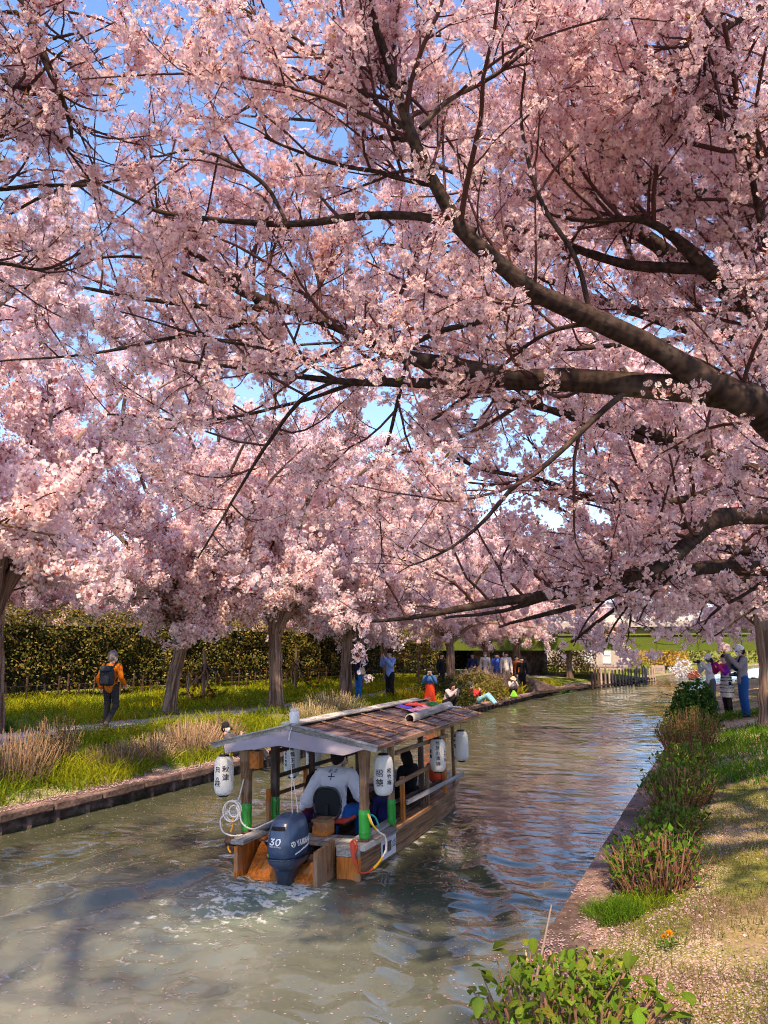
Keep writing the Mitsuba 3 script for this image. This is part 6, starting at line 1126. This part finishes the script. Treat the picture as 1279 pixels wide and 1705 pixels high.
# ------------------------------------------------------------------ bridge, piles, ramp, walls and houses far off
br = thing('bridge', 'green steel girder bridge crossing the canal in the distance', 'bridge')
GA, GB = (.10, .14, .014), (.2, .22, .05)
col(br + '__girder', box(-40, 40, 51.0, 51.25, 2.34, 3.22), GA, 'paint', False); col(br + '__flange', box(-40, 40, 50.85, 51.4, 2.28, 2.336), GA, 'paint', False)
col(br + '__upper_girder', box(-40, 40, 50.9, 51.5, 3.225, 3.72), GB, 'paint', False)
col(br + '__far_girder', box(-40, 40, 58.6, 58.85, 2.34, 3.4), GA, 'paint', False)
col(br + '__deck', box(-40, 40, 50.6, 59.2, 3.725, 4.05), (.45, .42, .38), 'paint', False)
for x in np.arange(-28, 14, 2.4): col(br + '__stiffener', box(x - .02, x + .02, 50.9, 50.998, 2.337, 3.22), GA, 'paint', False)
col(br + '__handrail', box(-40, 40, 50.72, 50.80, 4.95, 5.03), (.66, .64, .62), 'paint', False); col(br + '__parapet', box(-40, 40, 50.74, 50.79, 4.055, 4.5), (.62, .60, .58), 'paint', False)
for x in np.arange(-28, 14, 2.0): col(br + '__rail_post', box(x - .04, x + .04, 50.72, 50.80, 4.5, 4.95), (.62, .6, .58), 'paint', False)
for x0, x1 in ((-16, -12.4), (5.5, 9)): uvm(br + '__abutment', box(x0, x1, 51.6, 58.4, -.5, 3.72), None, 'concrete')
r = np.random.default_rng(3)
for i in range(22):
    t = i / 21; x, y = -7.62 + 2.35 * t + r.normal(0, .03), 48.1 + 15.6 * t; hgt = (1.18 if i < 3 else 1.05) + r.normal(0, .05)
    k = thing('wooden_pile', ('dark wooden pile, the %s of three at the shaded end of the row' % ('first', 'second', 'third')[i]) if i < 3 else 'pale wooden pile standing in the water in the row beyond the bridge', 'pile', 'row of wooden piles in the canal')
    m = trimesh.creation.cylinder(.075 if i < 3 else .06, hgt + .8, sections=10).apply_translation((x, y, (hgt - .8) / 2))
    if i < 3: wood(k, m, 13, 50)
    else: col(k, m, (.50, .37, .30))
k = thing('pile_beam', 'thin horizontal beam linking the piles just above the water', 'beam'); wood(k, beam((-7.55, 48.2, .16), (-5.3, 63.6, .16), .06, .1), 3)
k = thing('boat_ramp', 'dark concrete landing ramp at the foot of the green bush mound', 'ramp')
P = np.array([(-9.3, 38.2, .3), (-8.78, 38.2, .3), (-9.3, 38.2, 1.0), (-8.85, 38.3, .95), (-9.0, 42.5, .3), (-8.5, 42.5, .3), (-9.0, 42.5, .42), (-8.55, 42.5, .40)]); uvm(k, trimesh.convex.convex_hull(P), None, 'concrete'); wood(k + '__timber', beam((-8.72, 38.3, .28), (-7.7, 48.0, .2), .16, .14), 3)
# stone retaining wall, house with white windows
k = thing('stone_wall', 'pinkish stone block retaining wall behind the row of piles', 'wall'); uvm(k, box(-14.2, -5.0, 70.25, 70.9, -.4, 1.0), None, 'concrete')
for row in range(5):
    x = -14.2 + (.35 if row % 2 else 0)
    while x < -5.0:
        w = r.uniform(.55, .85); col(k + '__stone', cbox(x + .015, min(x + w, -4.98) - .015, 70.12 + r.normal(0, .015), 70.28, -.15 + .23 * row, .065 + .23 * row, .02), np.array((.42, .31, .27)) * r.uniform(.75, 1.2), 'paint', False); x += w
def house(label, x0, x1, y0, y1, z0, z1, wall, roofc, wins, hip=1.4, name='house'):
    k = thing(name, label, 'house'); col(k + '__wall', box(x0, x1, y0, y1, z0, z1), wall, 'paint', False)
    m = trimesh.convex.convex_hull(np.array([(x0 - .5, y0 - .5, z1), (x1 + .5, y0 - .5, z1), (x0 - .5, y1 + .5, z1), (x1 + .5, y1 + .5, z1), (x0 - .5, y0 - .5, z1 + .12), (x1 + .5, y1 + .5, z1 + .12), (x0 + 1, (y0 + y1) / 2, z1 + hip), (x1 - 1, (y0 + y1) / 2, z1 + hip)])); col(k + '__roof', m, roofc, 'paint', False)
    for wx, wz, ww, wh in wins:
        f = free(k + '__window'); col(f, box(wx - ww / 2, wx + ww / 2, y0 - .05, y0 + .02, wz, wz + wh), (.06, .07, .08), 'gloss', False); fr = []
        for a, b, c, d_ in ((wx - ww / 2, wx - ww / 2 + .07, wz, wz + wh), (wx + ww / 2 - .07, wx + ww / 2, wz, wz + wh), (wx - ww / 2 + .07, wx + ww / 2 - .07, wz, wz + .07), (wx - ww / 2 + .07, wx + ww / 2 - .07, wz + wh - .07, wz + wh)): col(f + '__frame', box(a, b, y0 - .09, y0 - .052, c, d_), (.78, .76, .74), 'paint', False)
        col(f + '__blind', box(wx - ww / 2 + .08, wx + ww / 2 - .08, y0 - .065, y0 - .054, wz + wh * .52, wz + wh - .08), (.74, .72, .70), 'paint', False); col(f + '__blind', box(wx - ww / 2 + .08, wx + ww / 2 - .08, y0 - .065, y0 - .054, wz + .08, wz + wh * .46), (.70, .67, .66), 'paint', False)
    return k
house('far house with white paned windows under the bridge', -18, -4.5, 77.5, 86, .8, 5.6, (.46, .37, .31), (.16, .14, .14), [(-12.4, 1.0, .75, 1.45), (-10.7, 1.0, .75, 1.45), (-9.0, 1.0, .75, 1.45), (-14.5, 3.2, 1.3, 1.2), (-9.8, 3.2, 1.3, 1.2)])
# this house shows its gable wall between the blossoms
house('cream house behind the hedge on the left', -41, -33, 32, 44, .9, 5.4, (.62, .50, .38), (.55, .44, .36), [(-37.5, 2.6, 1.5, 1.4), (-34.6, 2.6, 1.5, 1.4)])
house('grey roofed house far behind the middle of the hedge', -34, -26, 66, 76, .9, 5.0, (.5, .46, .42), (.22, .2, .2), [(-30, 1.5, 1.6, 1.6)])
house('white walled house beyond the bridge on the right bank', 8, 22, 72, 84, .9, 5.2, (.72, .68, .66), (.2, .18, .18), [(11, 2.2, 1.4, 1.3), (15, 2.2, 1.4, 1.3)])
# undergrowth closing the view between the trunks
def belt(x0, y0, x1, y1, h, w):
    def fn(r, n):
        t = r.random(n); u = r.random(n); hh = h * (.65 + .7 * meshkit.noise(np.stack([t * 22, 0 * t, 0 * t + h], -1))); d = np.array([x1 - x0, y1 - y0]); nr = unit(np.array([d[1], -d[0]])); p = np.array([x0, y0]) + t[:, None] * d + nr * (w * r.uniform(-1, 1, n) * (1 - .5 * u))[:, None]; return np.stack([p[:, 0], p[:, 1], .9 + hh * u], 1), np.stack([0 * t + nr[0], 0 * t + nr[1], .4 + 0 * t], 1)
    return fn
mass('far_shrubbery', 26000, belt(-70, 92, 60, 98, 5.5, 3), .2, [(.07, .09, .02), (.14, .13, .035), (.2, .16, .06)], 21); labels['far_shrubbery'] = {'kind': 'stuff', 'label': 'mixed green and tan shrubbery far beyond the bridge'}
mass('side_shrubbery', 16000, belt(6, 14, 9, 90, 2.6, 1.2), .09, [(.08, .11, .02), (.16, .15, .04), (.05, .07, .02)], 22); labels['side_shrubbery'] = {'kind': 'stuff', 'label': 'olive green shrubbery along the back of the near bank'}
mass('left_shrubbery', 9000, belt(-45, 4, -40, 62, 4.2, 2), .16, [(.07, .08, .02), (.14, .12, .04)], 23); labels['left_shrubbery'] = {'kind': 'stuff', 'label': 'dark shrubbery behind the hedge on the left'}
